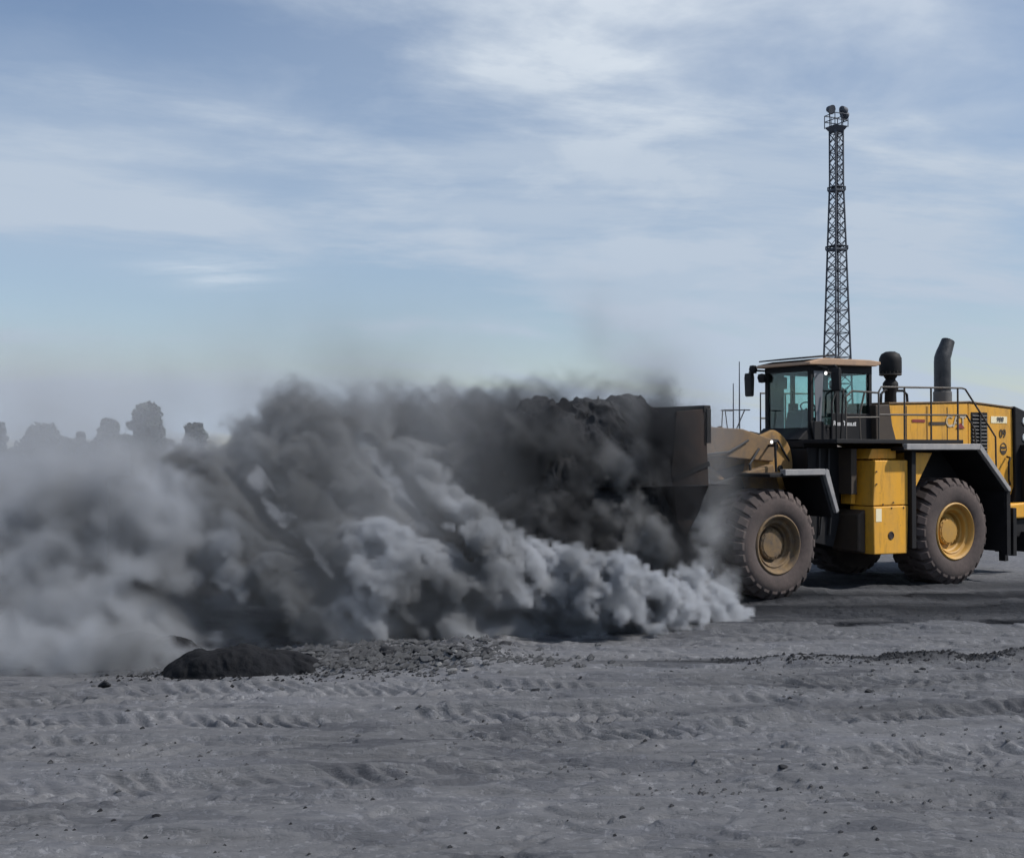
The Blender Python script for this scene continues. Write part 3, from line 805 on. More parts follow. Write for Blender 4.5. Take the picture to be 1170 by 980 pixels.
# exhaust stack
ex, ey = -4.28, .0
b = MB()
b.tube([(ex, ey, 3.78), (ex, ey, 4.75), (ex, ey + 0, 4.84), (ex - .05, ey, 4.95), (ex - .13, ey, 5.10), (ex - .20, ey, 5.24)], [.185, .185, .18, .175, .16, .15], 24, close=False)
b.tube([(ex - .20, ey, 5.24), (ex - .16, ey, 5.16)], [.15, .13], 24)
exo = b.build('exhaust_stack', mat('exhaust black', (.02, .022, .025), .3, .5, (.09, .09, .095), .6, 4), WL)
b = MB(); b.lathe([(.205, 3.78), (.205, 4.08), (.188, 4.09)], 24, 'Z', (ex, ey, 0)); b.build('exhaust_collar', mat('collar', (.11, .11, .115), .5, .6, (.18, .17, .16), .6, 5), exo)

# ------------------------------------------------------------------ coal masses
M['coal_wet'] = mat('wet coal', (0.004, 0.0045, 0.006), 0.75, 0, (0.016, 0.017, 0.021), 0.7, 2.5, 1.0, 16, spec=0.2)
def heap(name, cx, cy, rx, ry, h, seed, label, cat, rot=0.0, rough=.22, power=1.0, m='coal', n=110, skew=0.0, base=0.0):
    u = np.linspace(-1.15, 1.15, n); U, V = np.meshgrid(u, u)
    r = np.sqrt(U ** 2 + V ** 2)
    ang = np.arctan2(V, U)
    edge = 1 + .16 * fbm(np.cos(ang) * 1.6 + seed, np.sin(ang) * 1.6, 3, seed)
    q = np.clip(1 - r / edge, 0, 1)
    q = (1 - (1 - q) ** (1 / power * 1.6)) if power < 1 else q
    x = U * rx; y = V * ry
    z = h * q * (1 + skew * U) * (1 + rough * fbm(x * 1.1, y * 1.1, 4, seed + 3)) + h * rough * .30 * fbm(x * 3.2, y * 3.2, 4, seed + 5, gain=.55) * np.clip(q * 4, 0, 1)
    z = np.where(q > 0, z, -.25) - .03
    # cluster of lumps
    lump = np.abs(fbm(x * 4.5, y * 4.5, 3, seed + 11, gain=.6)) * .10 * np.clip(q * 5, 0, 1) * min(1.0, h)
    z = z + lump
    k_ = min(1.0, h) * .10 * np.clip(q * 5, 0, 1)
    x = x + k_ * fbm(x * 4 + 9, z * 4 + y * 2, 3, seed + 21); y = y + 2.0 * k_ * fbm(x * 4, z * 4 + 5, 3, seed + 23)
    ca, sa = math.cos(rot), math.sin(rot)
    co = np.stack([x * ca - y * sa, x * sa + y * ca, z], -1).reshape(-1, 3).astype(np.float32)
    i = np.arange((n - 1) ** 2); rr, cc = i // (n - 1), i % (n - 1); a = rr * n + cc
    me = bpy.data.meshes.new(name)
    me.from_pydata(co.tolist(), [], np.stack([a, a + 1, a + n + 1, a + n], -1).tolist())
    me.materials.append(M[m]); me.polygons.foreach_set('use_smooth', [True] * len(me.polygons)); me.update()
    o = bpy.data.objects.new(name, me); col.objects.link(o); o.location = (cx, cy, base)
    return tag(o, label, cat)
heap('coal_pile', 0.90, 21.7, 2.3, 2.1, 3.40, 4, 'tall steep pile of black coal in front of the loader bucket, half hidden in dust', 'coal pile', 0, .17, .5, n=260)
heap('coal_pile', -3.35, 15.25, 1.08, .40, .32, 21, 'low black mound of wet coal on the ground at the left end of the rubble', 'coal pile', .05, .40, .45, n=200, m='coal_wet')
heap('coal_pile', -5.0, 16.4, 1.1, .7, .42, 33, 'dark coal ridge sunk in the pale dust behind the low black mound', 'coal pile', -.1, .5, .8, n=150, m='coal_wet')
# load heaped in the bucket
o = heap('coal_load', 0, 0, 1.25, 1.95, 1.35, 48, 'heaped load of black coal filling the loader bucket', 'coal', 0, .3, .6, n=100)
p_ = LW(5.30, .05, 2.45); o.location = p_; o.rotation_euler = (0, 0, math.pi + TH)

# ------------------------------------------------------------------ rubble
def rock(name, x, y, s, seed, m, sink=.25):
    rn = random.Random(seed)
    bm = bmesh.new()
    bmesh.ops.create_icosphere(bm, subdivisions=3, radius=1.0)
    planes = [(Vector((rn.gauss(0, 1), rn.gauss(0, 1), rn.gauss(0, 1))).normalized(), rn.uniform(.45, .85)) for _ in range(11)]
    for v in bm.verts:
        for nrm, dd in planes:
            k = v.co.dot(nrm) - dd
            if k > 0: v.co -= nrm * k
        v.co *= 1 + rn.uniform(-.03, .03)
    sc = (s * rn.uniform(.9, 1.5), s * rn.uniform(.7, 1.1), s * rn.uniform(.35, .6))
    for v in bm.verts: v.co = Vector((v.co.x * sc[0], v.co.y * sc[1], v.co.z * sc[2]))
    me = bpy.data.meshes.new(name); bm.to_mesh(me); bm.free(); me.materials.append(m)
    o = bpy.data.objects.new(name, me); col.objects.link(o)
    o.location = (x, y, gz(x, y) + sc[2] * (.6 - sink)); o.rotation_euler = (rn.uniform(-.2, .2), rn.uniform(-.2, .2), rn.uniform(0, 6.28))
    return o
rn = random.Random(11)
G1 = 'dark coal lumps in the rubble patch'
for k in range(60):
    x = rn.uniform(-2.9, -.1); y = 15.2 + rn.random() ** 1.3 * 1.6 - .1 * x
    tag(rock('coal_lump', x, y, rn.uniform(.03, .12), 100 + k, M['rock'] if k % 3 else M['coal']), 'dark grey coal lump lying in the rubble patch below the dust cloud', 'coal lump', G1)
G2 = 'pale stones in the rubble patch'
for k in range(8):
    x = rn.uniform(-1.5, -.25); y = rn.uniform(15.0, 16.1)
    tag(rock('stone', x, y, rn.uniform(.03, .07), 300 + k, M['rock_pale']), 'pale grey stone among the dark rubble, right half of the patch', 'stone', G2)
G3 = 'small clods strewn on the open ground'
for k in range(32):
    if k < 9: x = rn.uniform(-5.2, -3.6); y = rn.uniform(13.9, 14.9)
    elif k < 20: x = rn.uniform(3.4, 7.0); y = rn.uniform(15.3, 16.0)
    else: x = rn.uniform(-4.5, 6); y = rn.uniform(9, 17)
    tag(rock('coal_lump', x, y, rn.uniform(.015, .055), 500 + k, M['coal'] if k % 4 else M['rock'], .45), 'small coal clod lying alone on the open grey ground', 'coal lump', G3)
tag(rock('coal_lump', -4.75, 14.35, .10, 901, M['coal']), 'larger black coal lump on open ground at the far left, below the thick dust', 'coal lump')
# fine crumbs between the lumps
mb = MB(); rs = random.Random(5)
for k in range(1500):
    x = rs.gauss(-1.5, .9); y = rs.gauss(15.8, .6); s = rs.uniform(.008, .03); z = gz(x, y) if k % 3 == 0 else None
    if z is None: z = zlast
    else: xl, yl = x, y; zlast = z
    if k % 3: x, y = xl + rs.uniform(-.06, .06), yl + rs.uniform(-.06, .06)
    vs = [Vector((rs.uniform(-1, 1), rs.uniform(-1, 1), rs.uniform(-.5, .8))) * s * 1.2 for _ in range(2)]
    c = Vector((x, y, z + s * .3))
    pts = [c + Vector((s, 0, 0)) + vs[0] * .3, c + Vector((-s * .5, s, 0)), c + Vector((-s * .6, -s * .8, 0)) + vs[1] * .3, c + Vector((0, 0, s * .9)) + vs[0] * .3, c + Vector((0, 0, -s))]
    mb.add(pts, [(0, 1, 3), (1, 2, 3), (2, 0, 3), (1, 0, 4), (2, 1, 4), (0, 2, 4)])
tag(mb.build('rubble', M['rock'], None, recalc=False), 'fine coal crumbs and grit in the rubble patch', 'rubble', kind='stuff')

def grit(name, label, count, place, smin, smax, m, seed):
    mb = MB(); rs = random.Random(seed); P_ = [place(rs) for _ in range(count)]
    zs = ground_height(np.array([p[0] for p in P_])[None, :], np.array([p[1] for p in P_])[None, :])[0]
    for (x, y), z in zip(P_, zs):
        s = smin + (smax - smin) * rs.random() ** 3
        c = Vector((x, y, float(z) + s * .25)); j = lambda: rs.uniform(.7, 1.3) * s
        pts = [c + Vector((j(), j() * .3, 0)), c + Vector((-j() * .5, j(), 0)), c + Vector((-j() * .6, -j() * .8, 0)), c + Vector((j() * .2, 0, j() * .7)), c + Vector((0, 0, -s))]
        mb.add(pts, [(0, 1, 3), (1, 2, 3), (2, 0, 3), (1, 0, 4), (2, 1, 4), (0, 2, 4)])
    tag(mb.build(name, m, None, recalc=False), label, 'grit', kind='stuff')
def anywhere(rs):
    y = 8.2 + 12 * rs.random() ** 1.3
    return rs.uniform(-.45, .45) * y + 0.2 * rs.gauss(0, 1), y
def clustered(rs):
    k = rs.randrange(26); r2 = random.Random(k); y = 8.6 + 8 * r2.random(); x = r2.uniform(-.42, .42) * y
    return x + rs.gauss(0, .55), y + rs.gauss(0, .16)
def berm(rs):
    x = rs.uniform(2.6, 8.4); return x, 15.95 + .1 * math.sin(x * 1.3) + rs.gauss(0, .16)
grit('gravel', 'fine dark grit strewn over the open grey ground', 600, anywhere, .005, .030, M['coal'], 61)
grit('gravel', 'patches of dark grit gathered on the open ground', 900, clustered, .006, .028, M['rock'], 62)
def rub(rs):
    return rs.gauss(-1.9, 1.1), 15.15 + abs(rs.gauss(0, .8))
grit('rubble', 'broken coal and stone chips spread right of the low black mound', 2600, rub, .012, .075, M['rock'], 64)
grit('rubble', 'black coal crumbs round the low black mound', 1500, lambda rs: (-3.3 + rs.gauss(0, .8), 15.2 + rs.gauss(0, .28)), .006, .035, M['coal_wet'], 65)
grit('gravel', 'coal crumbs along the low dark berm on the right', 2000, berm, .008, .036, M['coal'], 63)

# ------------------------------------------------------------------ floodlight mast
def mast():
    D = 130.0
    X = (957 - 585) / FPX * D
    root = empty('floodlight_mast', (X, D, 0), R(24))
    tag(root, 'tall dark steel lattice mast with floodlights and a caged top platform, rising behind the cab', 'floodlight mast')
    HT = 36.9
    def half(z): return 1.30 - (1.30 - .50) * min(1, z / 31.0) if z < 31 else .50
    # legs one by one
    for sx in (-1, 1):
        for sy in (-1, 1):
            l = MB(); l.tube([(sx * half(z), sy * half(z), z) for z in (0, 10, 20, 31, HT)], [.12, .11, .105, .10, .10], 5); l.build('leg', M['lattice'], root)
    b = MB(); z = 0.0; flip = 0
    while z < HT - .3:
        st = max(1.15, half(z) * 1.5); z2 = min(z + st * .9, HT)
        for a in range(4):
            rz = Matrix.Rotation(a * math.pi / 2, 3, 'Z')
            p0 = rz @ Vector((-half(z), -half(z), z)); p1 = rz @ Vector((half(z2), -half(z2), z2)); p2 = rz @ Vector((half(z), -half(z), z)); p3 = rz @ Vector((-half(z2), -half(z2), z2))
            b.tube([p0, p1], .055, 4); b.tube([p2, p3], .055, 4)
            if flip % 2 == 0: b.tube([p0, p2], .045, 4)
        z = z2; flip += 1
    b.build('bracing', M['lattice'], root)
    b = MB()
    for y in (-.2, .2): b.tube([(.3, y, 0), (.3, y, HT)], .03, 4)
    for k in range(int(HT / .5)): b.tube([(.3, -.2, k * .5 + .3), (.3, .2, k * .5 + .3)], .02, 4)
    b.build('ladder', M['lattice'], root)
    for zp in (23.9, 30.2):
        h = half(zp) + .12
        b = MB(); b.box(-h, h, -h, h, zp - .1, zp + .1); b.box(-h, h, -h, h, zp + .35, zp + .43)
        for sx in (-1, 1):
            for sy in (-1, 1): b.box(sx * h - .05, sx * h + .05, sy * h - .05, sy * h + .05, zp, zp + .4)
        b.build('rest_platform', M['lattice'], root)
    b = MB(); h = .86
    b.add([(-.5, -.5, HT - .45), (.5, -.5, HT - .45), (.5, .5, HT - .45), (-.5, .5, HT - .45), (-h, -h, HT + .1), (h, -h, HT + .1), (h, h, HT + .1), (-h, h, HT + .1)],
          [(0, 1, 5, 4), (1, 2, 6, 5), (2, 3, 7, 6), (3, 0, 4, 7), (3, 2, 1, 0), (4, 5, 6, 7)])
    b.build('top_platform', M['lattice'], root)
    b = MB()
    for zz in (HT + .7, HT + 1.35): b.tube([(-h, -h, zz), (h, -h, zz), (h, h, zz), (-h, h, zz), (-h, -h, zz)], .055, 4)
    for sx in (-1, 0, 1):
        for sy in (-1, 0, 1):
            if sx or sy: b.tube([(sx * h, sy * h, HT), (sx * h, sy * h, HT + 1.35)], .06, 4)
    b.build('safety_cage', M['lattice'], root)
    for (x, y, zz, yaw) in ((-.95, -.1, HT + 1.85, 190), (.55, -.35, HT + 1.95, -60), (1.15, .25, HT + 1.6, -75)):
        e = empty('floodlight', (x, y, zz), R(yaw), root)
        l = MB(); l.lathe([(.05, -.3), (.28, -.25), (.42, .1), (.5, .38), (.46, .38)], 16); l.lathe([(.0005, .36), (.46, .37)], 16)
        for v in range(len(l.v)): a = Vector(l.v[v]); l.v[v] = tuple(Matrix.Rotation(R(-18), 3, 'X') @ a)
        l.build('lamp_head', M['lattice'], e)
        l = MB(); l.tube([(0, 0, -.8), (0, 0, -.2)], .07, 6); l.build('lamp_bracket', M['lattice'], e)
mast()

# ------------------------------------------------------------------ far trees
leaf = mat('far foliage', (0.022, 0.032, 0.022), 0.8, 0, (0.035, 0.045, 0.03), 0.8, .6)
bark = mat('far bark', (0.06, 0.05, 0.04), 0.9)
def tree(px, toppy, wpx, D, label, kind='round', seed=0):
    rn = random.Random(seed)
    X = (px - 585) / FPX * D
    H = HC + (512 - toppy) / FPX * D; W = wpx / FPX * D / 2
    root = empty('pine_tree' if kind == 'spire' else 'tree', (X, D, 0))
    tag(root, label, 'tree', 'trees standing behind the dust')
    b = MB(); b.tube([(0, 0, 0), (rn.uniform(-.1, .1), 0, H * .4), (0, 0, H * .9)], [.22, .16, .04], 7)
    for k in range(7):
        a = rn.uniform(0, 6.28); z = H * rn.uniform(.3, .7)
        b.tube([(0, 0, z), (W * .6 * math.cos(a), W * .6 * math.sin(a), z + H * .12)], [.08, .03], 5)
    b.build('trunk', bark, root)
    c = MB(); z0 = H * .18
    clumps = []
    for k in range(110):
        t = rn.random()
        z = z0 + (H - z0) * t
        if kind == 'round': w = W * math.sqrt(max(.02, 1 - ((t - .5) / .52) ** 2))
        elif kind == 'spire': w = W * (1 - t) ** .8 + .1
        else: w = W * (.9 if t < .75 else .5)
        a = rn.uniform(0, 6.28); rr = w * rn.uniform(.35, 1.0)
        clumps.append((Vector((rr * math.cos(a), rr * math.sin(a), min(z, H - .4))), rn.uniform(.16, .40) * min(W, 1.6) * ((1 - .6 * t) if kind == 'spire' else 1)))
    for cc, cr in clumps:
        for _ in range(70):
            v = Vector((rn.gauss(0, 1), rn.gauss(0, 1), rn.gauss(0, 1))).normalized() * cr * rn.uniform(.4, 1.35)
            p = cc + v
            a = Vector((rn.uniform(-1, 1), rn.uniform(-1, 1), rn.uniform(-1, 1))) * .20; bb = Vector((rn.uniform(-1, 1), rn.uniform(-1, 1), rn.uniform(-1, 1))) * .20
            c.add([p - a, p + bb, p + a, p - bb], [(0, 1, 2, 3)])
    c.build('crown', leaf, root, recalc=False)
tree(168, 463, 40, 95, 'tallest egg-shaped dark tree rising out of the dust on the left', 'round', 1)
tree(48, 488, 44, 95, 'broad dark tree with a stepped top, far left of the group in the dust', 'flat', 2)
tree(124, 478, 24, 100, 'narrow round-topped tree close to the left of the tallest tree', 'round', 3)
tree(92, 491, 16, 105, 'slim pointed tree between the broad tree and the narrow round-topped one', 'spire', 4)
tree(194, 500, 18, 95, 'small pointed tree just right of the tallest tree', 'spire', 5)
tree(222, 484, 26, 115, 'faint flat-topped tree to the right of the small pointed tree', 'flat', 6)
tree(-2, 480, 16, 90, 'dark tree cut off by the left edge of the photo', 'flat', 7)
tree(75, 502, 40, 100, 'low bushy tree in front of the slim pointed one', 'round', 8)
tree(22, 512, 30, 98, 'lowest bushy tree, between the left edge and the broad stepped tree', 'round', 10)
tree(108, 506, 34, 102, 'low dense tree below the narrow round-topped tree', 'flat', 11)
tree(140, 498, 34, 100, 'low bushy tree at the foot of the tallest tree', 'round', 9)
# thin far masts seen left of the cab
for px, top, lb in ((845, 413, 'taller thin grey pole seen faintly through dust left of the cab mirror'), (838, 438, 'shorter thin grey pole seen faintly through dust left of the cab mirror')):
    D = 80; X = (px - 585) / FPX * D
    b = MB(); hh = HC + (512 - top) / FPX * D
    b.tube([(0, 0, 0), (0, 0, hh)], [.08, .03], 8)
    o = b.build('pole', M['lattice']); o.location = (X, D, 0); tag(o, lb, 'pole')

# ------------------------------------------------------------------ dust in the air
DUST_PALE_A = (0.32, 0.332, 0.352, 1)
DUST_PALE_B = (0.575, 0.60, 0.645, 1)
DUST_DARK_A = (0.05, 0.052, 0.058, 1)
DUST_DARK_B = (0.29, 0.297, 0.31, 1)
DUST_K = 2.0
def P(px, py, Y): return ((px - 585) / FPX * Y, Y, HC + (512 - py) / FPX * Y)
def build_dust():
    vox = 0.063
    lo = np.array([-11.0, 14.4, -.1]); hi = np.array([5.6, 27.0, 6.6])
    n = np.ceil((hi - lo) / vox).astype(int) + 1
    ax = [np.linspace(lo[i], hi[i], n[i]).astype(np.float32) for i in range(3)]
    rn = np.random.RandomState(5)
    # (px, py, distance, radius m, softness 0..1)
    pale = [(*P(px, py, Y), r, s) for px, py, Y, r, s in (
        # bright low roll reaching to the front wheel
        (858, 704, 20.5, .12, .0), (846, 700, 20.4, .18, .0), (828, 698, 20.1, .28, .0), (805, 697, 19.7, .38, .0), (778, 700, 19.2, .44, .0), (745, 700, 18.7, .52, .0), (708, 692, 18.3, .54, .0), (668, 682, 18.1, .55, .0), (628, 668, 18.1, .52, .0),
        (592, 655, 18.2, .45, .0), (545, 672, 18.0, .75, .05), (505, 668, 17.9, .75, .05), (465, 680, 17.8, .75, .1), (420, 672, 17.8, .85, .1), (375, 678, 17.7, .82, .15), (325, 668, 18.0, .85, .15), (285, 690, 17.8, .6, .2),
        (735, 724, 18.2, .30, .0), (690, 722, 17.9, .28, .0), (520, 712, 17.5, .42, .05), (440, 715, 17.4, .45, .1),
        # the pale wave climbing from the roll up to the left
        (570, 640, 18.9, .35, .05), (535, 618, 19.3, .42, .05), (500, 590, 19.8, .42, .05), (470, 560, 20.2, .42, .1), (450, 525, 20.6, .40, .1), (430, 492, 21.0, .38, .2), (415, 470, 21.3, .3, .4),
        (250, 650, 18.3, .5, .3), (215, 650, 18.2, .6, .35),
        # soft bank on the left
        (150, 620, 18.0, 1.0, .8), (90, 650, 17.5, 1.1, .9), (30, 640, 18.0, 1.2, .9), (-40, 650, 18.0, 1.3, .9), (160, 700, 16.9, .7, .8), (100, 715, 16.5, .65, .9), (40, 710, 16.7, .75, .9), (-20, 710, 16.7, .9, .9),
        (60, 590, 20.0, .9, .9), (140, 585, 20.5, .85, .9), (-20, 590, 20.0, .95, .9), (210, 560, 21.5, .75, .8), (200, 680, 17.6, .5, .6),
        (20, 752, 15.5, .42, .9), (75, 755, 15.5, .38, .9), (130, 750, 15.6, .40, .8), (180, 735, 15.9, .35, .7), (-30, 750, 15.6, .45, .9),
        # drift against the wheel
        (795, 655, 20.9, .28, .7), (822, 672, 21.0, .2, .6), (800, 600, 21.6, .3, .95))]
    dark = [(*P(px, py, Y), r, s) for px, py, Y, r, s in (
        # big billow in the middle-left
        (345, 540, 20.0, .92, .1), (375, 560, 19.8, .75, .1), (320, 508, 20.3, .62, .15), (385, 522, 20.2, .66, .1), (300, 560, 19.8, .55, .15),
        (250, 600, 18.9, .70, .2), (210, 610, 18.9, .55, .3), (235, 560, 19.4, .55, .3), (330, 600, 19.4, .7, .1), (420, 605, 19.0, .6, .1), (372, 620, 18.9, .6, .1), (310, 620, 18.8, .6, .15), (285, 520, 20.4, .4, .3),
        # middle billows left of the coal pile
        (475, 500, 22.0, .66, .2), (520, 505, 22.0, .80, .15), (560, 525, 21.6, .7, .15), (540, 570, 21.0, .8, .1), (510, 545, 21.6, .7, .15), (590, 495, 22.2, .6, .25), (620, 510, 22.0, .6, .3), (455, 482, 22.5, .35, .4), (560, 480, 22.6, .5, .3),
        # over the pile and bucket
        (600, 530, 20.3, .50, .15), (660, 545, 19.9, .34, .5), (705, 535, 20.1, .30, .6), (610, 600, 19.6, .50, .1), (690, 610, 19.6, .42, .4), (735, 585, 20.0, .32, .5), (640, 575, 19.7, .40, .3), (640, 480, 21.2, .36, .7), (690, 470, 21.0, .34, .8), (728, 485, 20.9, .36, .7), (755, 475, 20.8, .3, .8), (765, 510, 20.5, .26, .85), (640, 462, 20.9, .36, .75), (600, 470, 21.0, .36, .7), (690, 520, 19.9, .3, .8), (650, 505, 19.9, .36, .7), (745, 545, 20.1, .3, .8), (775, 570, 20.4, .24, .85), (748, 500, 20.2, .34, .55), (742, 478, 20.4, .32, .55), (752, 462, 20.6, .25, .75), (765, 490, 20.4, .24, .75), (770, 530, 20.4, .22, .7), (730, 530, 20.0, .36, .7), (757, 545, 20.2, .28, .8), (715, 470, 20.8, .34, .75),
        (650, 640, 19.2, .5, .1), (720, 640, 19.5, .5, .15), (765, 650, 19.9, .40, .3), (770, 610, 20.4, .3, .5), (600, 640, 19.3, .5, .1), (620, 455, 21.8, .28, .7), (680, 458, 21.5, .28, .7), (590, 460, 22.0, .3, .7), (745, 500, 21.2, .3, .7))]
    X, Y_, Z = np.meshgrid(*ax, indexing='ij')
    xs = X + .55 * Z
    n1 = fbm(xs * .9, Y_ * .9, 2, 90, Z * .9)
    ga = (Z - X) * .7; gb = (X + Z) * .7
    n2 = np.abs(fbm(ga * 1.7, Y_ * 2.1, 2, 93, gb * 2.4))
    n3 = np.abs(fbm(ga * 4.0, Y_ * 4.6, 1, 97, gb * 5.0))
    n4 = np.abs(fbm(ga * 7.5, Y_ * 9, 1, 99, gb * 9.5))
    disp = .22 * n1 + .54 * (n2 - .25) + .22 * (n3 - .3) + .11 * (n4 - .3)
    # deep folds between the rolling billows
    for pts, w, dep, ym in (((( 290, 545), (330, 590), (400, 645)), .20, .9, 20.6), (((415, 500), (470, 560), (545, 625)), .16, .8, 21.4), (((195, 655), (260, 690), (330, 700)), .16, .8, 19.2), (((560, 705), (640, 715), (735, 735)), .16, .75, 18.4)):
        for (a_, b_) in zip(pts[:-1], pts[1:]):
            pa = P(*a_, ym - 1.0); pb = P(*b_, ym - 1.0)
            vx, vz = pb[0] - pa[0], pb[2] - pa[2]; L2 = vx * vx + vz * vz
            tt = np.clip(((X - pa[0]) * vx + (Z - pa[2]) * vz) / L2, 0, 1)
            dd2 = (X - pa[0] - tt * vx) ** 2 + (Z - pa[2] - tt * vz) ** 2
            disp = np.maximum(disp, disp + dep * np.exp(-dd2 / w ** 2) * sstep(ym, ym - .8, Y_) * .9)
    def body(prim):
        puffs = [tuple(p) for p in prim]
        for (x, y, z, r, s) in prim:
            k = 16 if s < .5 else 8
            for _ in range(k):
                v = rn.normal(size=3); v /= np.linalg.norm(v); v[1] = -abs(v[1]) * .9 if rn.rand() < .75 else v[1]
                r2 = r * rn.uniform(.28, .50)
                c = np.array([x, y, z]) + v * r * rn.uniform(.70, .98)
                puffs.append((*c, r2, s))
                if s < .5:
                    for _ in range(4):
                        w = rn.normal(size=3); w /= np.linalg.norm(w)
                        puffs.append((*(c + w * r2 * .85), r2 * rn.uniform(.3, .5), s))
        sdf = np.full(n, 3.0, np.float32); soft = np.full(n, .9, np.float32)
        for (x, y, z, r, s) in puffs:
            m = max(.5, r * .8)
            i0 = [max(0, int((c - r - m - lo[i]) / vox)) for i, c in enumerate((x, y, z))]
            i1 = [min(n[i], int((c + r + m - lo[i]) / vox) + 2) for i, c in enumerate((x, y, z))]
            if any(i1[i] <= i0[i] for i in range(3)): continue
            sl = tuple(slice(i0[i], i1[i]) for i in range(3))
            gx_ = (ax[0][sl[0]] - x)[:, None, None]; gy_ = (ax[1][sl[1]] - y)[None, :, None]; gz_ = (ax[2][sl[2]] - z)[None, None, :]
            d = np.sqrt(gx_ ** 2 + gy_ ** 2 + gz_ ** 2) - r
            cur = sdf[sl]; mm = d < cur
            cur[mm] = d[mm]
            so = soft[sl]; so[mm] = s
        # the edge goes soft with height
        soft = np.clip(soft + .45 * sstep(2.6, 3.8, Z), 0, 1)
        sd = sdf + disp
        edge = .06 + .75 * soft
        return np.clip(-(sd - soft * .25) / edge, 0, 1), soft
    bodyA, softA = body(pale)
    bodyB, softB = body(dark)
    densA = bodyA * (8.5 - 7.4 * softA)
    densB = bodyB * (8.5 - 7.4 * softB) * (1 - np.clip(bodyA * 2, 0, 1))
    # thin drifting veil round and above the cloud
    top = 3.9 + .9 * fbm(X * .35, Y_ * .3, 3, 61)
    left = sstep(4.5, -3.0, X + .35 * (Z - 3))
    veil = sstep(top + 1.6, top - 1.6, Z) * (.045 + .10 * left) * np.clip(.55 + 1.1 * fbm(xs * .55, Y_ * .45, 4, 40, Z * .7), 0, 2)
    veil *= sstep(15.2, 17.5, Y_ + .12 * X * (X < 0) + .0) * sstep(27, 25.5, Y_) * sstep(-11, -9.5, X)
    veil *= sstep(5.0, 3.2, X + .45 * (Z - 2.4))
    veil *= np.maximum(sstep(1.0, -2.5, X), sstep(22.6, 23.6, Y_) * .8)
    # darker wisp leaning up over the bucket
    wx, wy, wz = P(745, 420, 22.5)
    dd = np.sqrt(((X - (wx - .55 * (Z - wz))) / .85) ** 2 + ((Y_ - wy) / 1.0) ** 2)
    wisp = np.exp(-dd ** 2) * sstep(6.4, 4.0, Z) * sstep(2.8, 3.6, Z) * np.clip(.6 + .9 * fbm(X * 1.4, Y_, 3, 7, Z), 0, 2) * .24
    # dust drifting between bucket and front wheel
    gx, gy, gzz = P(812, 570, 22.0)
    gap = 1.1 * np.exp(-(((X - gx) / .42) ** 2 + ((Y_ - gy - .2) / .8) ** 2 + ((Z - gzz) / 1.2) ** 2)) * np.clip(.7 + .9 * fbm(X * 1.6, Y_, 3, 17, Z * 1.3), 0, 2) * .8
    densA = densA + veil + gap * .35 + wisp * .75
    densB = densB + wisp * .25 + gap * .25
    volume('dust_cloud', 'pale grey cloud of dust rolling low over the ground, from the front wheel to the left edge', densA, DUST_PALE_A, DUST_PALE_B, lo, hi, n, ax)
    volume('dust_plume', 'dark billowing plume of coal dust in front of the loader bucket, behind the pale roll', densB, DUST_DARK_A, DUST_DARK_B, lo, hi, n, ax)

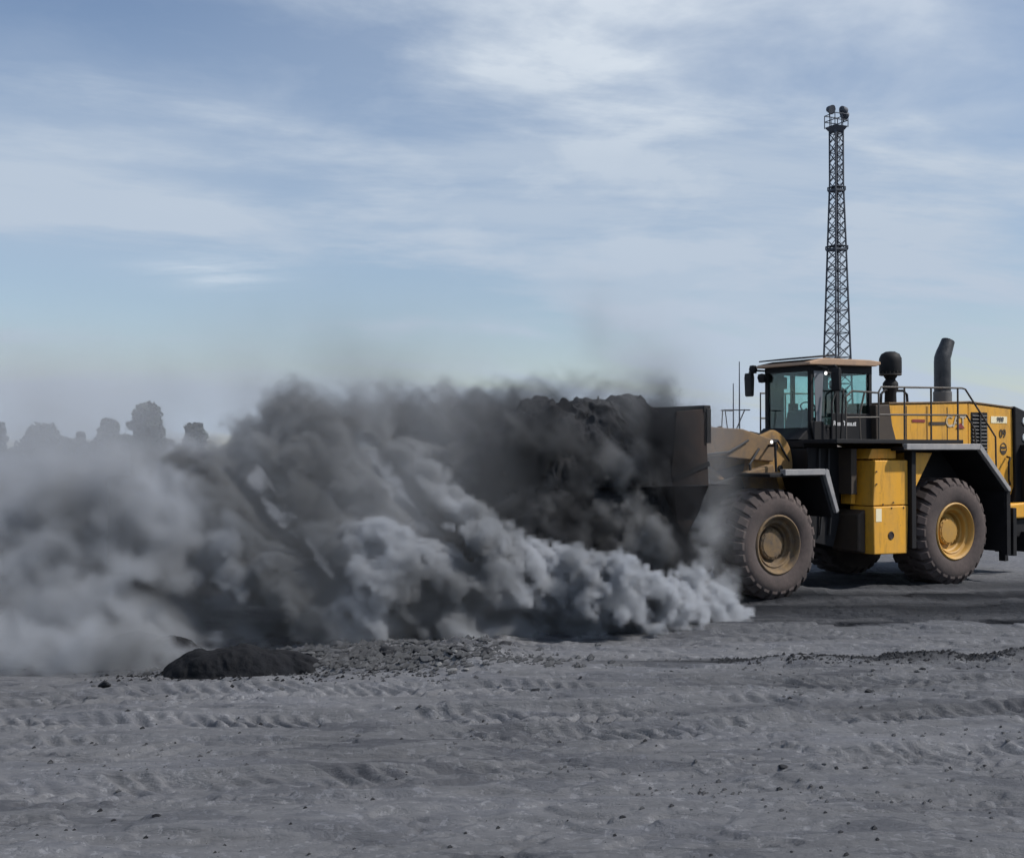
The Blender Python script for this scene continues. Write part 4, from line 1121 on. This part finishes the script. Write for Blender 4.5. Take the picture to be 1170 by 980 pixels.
def volume(name, label, dens, ca, cb, lo, hi, n, ax):
    # trim to what holds dust
    occ = np.argwhere(dens > .004); a0 = np.maximum(occ.min(0) - 2, 0); a1 = np.minimum(occ.max(0) + 3, n)
    dens = dens[a0[0]:a1[0], a0[1]:a1[1], a0[2]:a1[2]].copy()
    lo = np.array([ax[i][a0[i]] for i in range(3)]); hi = np.array([ax[i][a1[i] - 1] for i in range(3)]); n = np.array(dens.shape)
    # keep a clear skin round the box
    for i in range(3):
        sl = [None] * 3; sl[i] = slice(None)
        a = np.ones(n[i], np.float32); a[-1] = 0
        if i < 2: a[0] = 0
        dens *= a[tuple(sl)]
    dens = dens.astype(np.float32).ravel()       # index = (ix*ny + iy)*nz + iz
    N_ = dens.size
    me = bpy.data.meshes.new(name)
    me.vertices.add(N_)
    at = me.attributes.new('amount', 'FLOAT', 'POINT'); at.data.foreach_set('value', dens)
    o = bpy.data.objects.new(name, me); col.objects.link(o)
    tag(o, label, 'dust cloud', kind='stuff')
    ng = bpy.data.node_groups.new('dust_volume', 'GeometryNodeTree')
    ng.interface.new_socket('Geometry', in_out='INPUT', socket_type='NodeSocketGeometry')
    ng.interface.new_socket('Geometry', in_out='OUTPUT', socket_type='NodeSocketGeometry')
    gi = ng.nodes.new('NodeGroupInput'); go = ng.nodes.new('NodeGroupOutput')
    vc = ng.nodes.new('GeometryNodeVolumeCube')
    vc.inputs['Min'].default_value = tuple(lo); vc.inputs['Max'].default_value = tuple(hi)
    for i, k in enumerate('XYZ'): vc.inputs['Resolution ' + k].default_value = int(n[i])
    pos = ng.nodes.new('GeometryNodeInputPosition')
    spx = ng.nodes.new('ShaderNodeSeparateXYZ'); ng.links.new(pos.outputs[0], spx.inputs[0])
    def gm(op, a, b=None):
        m = ng.nodes.new('ShaderNodeMath'); m.operation = op
        for i, v in enumerate((a, b)):
            if v is None: continue
            if isinstance(v, (int, float)): m.inputs[i].default_value = v
            else: ng.links.new(v, m.inputs[i])
        return m.outputs[0]
    idx = []
    for i in range(3):
        t_ = gm('MULTIPLY', gm('SUBTRACT', spx.outputs[i], float(lo[i])), float((n[i] - 1) / (hi[i] - lo[i])))
        t_ = gm('ROUND', t_)
        idx.append(gm('MINIMUM', gm('MAXIMUM', t_, 0.0), float(n[i] - 1)))
    # integers stay exact in float up to 16.7 million
    flat = gm('ADD', gm('MULTIPLY', gm('ADD', gm('MULTIPLY', idx[0], float(n[1])), idx[1]), float(n[2])), idx[2])
    si = ng.nodes.new('GeometryNodeSampleIndex'); si.data_type = 'FLOAT'; si.domain = 'POINT'; si.clamp = True
    na = ng.nodes.new('GeometryNodeInputNamedAttribute'); na.data_type = 'FLOAT'; na.inputs[0].default_value = 'amount'
    ng.links.new(gi.outputs[0], si.inputs['Geometry']); ng.links.new(na.outputs[0], si.inputs['Value']); ng.links.new(flat, si.inputs['Index'])
    ng.links.new(si.outputs[0], vc.inputs['Density'])
    sm = ng.nodes.new('GeometryNodeSetMaterial')
    m = bpy.data.materials.new('coal dust in air'); m.use_nodes = True
    t = m.node_tree; t.nodes.clear()
    out = N(t, 'ShaderNodeOutputMaterial'); pv = N(t, 'ShaderNodeVolumePrincipled')
    g = N(t, 'ShaderNodeTexCoord').outputs['Object']
    mp = N(t, 'ShaderNodeMapping'); mp.inputs['Rotation'].default_value = (0, R(-35), 0); mp.inputs['Scale'].default_value = (0.9, 0.5, 0.45)
    t.links.new(g, mp.inputs[0])
    sx_ = N(t, 'ShaderNodeSeparateXYZ'); t.links.new(g, sx_.inputs[0])
    if 'plume' in name: bias = math_(t, 'MULTIPLY', math_(t, 'ADD', sx_.outputs[0], 1.5), 0.035)
    else: bias = math_(t, 'SUBTRACT', 0.07, math_(t, 'MULTIPLY', math_(t, 'ABSOLUTE', math_(t, 'ADD', sx_.outputs[0], 2.9)), 0.055))
    f = ramp(t, math_(t, 'SUBTRACT', noise(t, mp.outputs[0], 0.9, 1, 0.5), bias), 0.40, 0.62)
    t.links.new(mixc(t, f, ca, cb), pv.inputs['Color'])
    pv.inputs['Density'].default_value = DUST_K
    pv.inputs['Anisotropy'].default_value = 0.0
    t.links.new(pv.outputs[0], out.inputs['Volume'])
    m.cycles.volume_sampling = 'MULTIPLE_IMPORTANCE'
    me.materials.append(m)
    sm.inputs['Material'].default_value = m
    ng.links.new(vc.outputs[0], sm.inputs[0]); ng.links.new(sm.outputs[0], go.inputs[0])
    md = o.modifiers.new('dust', 'NODES'); md.node_group = ng
build_dust()
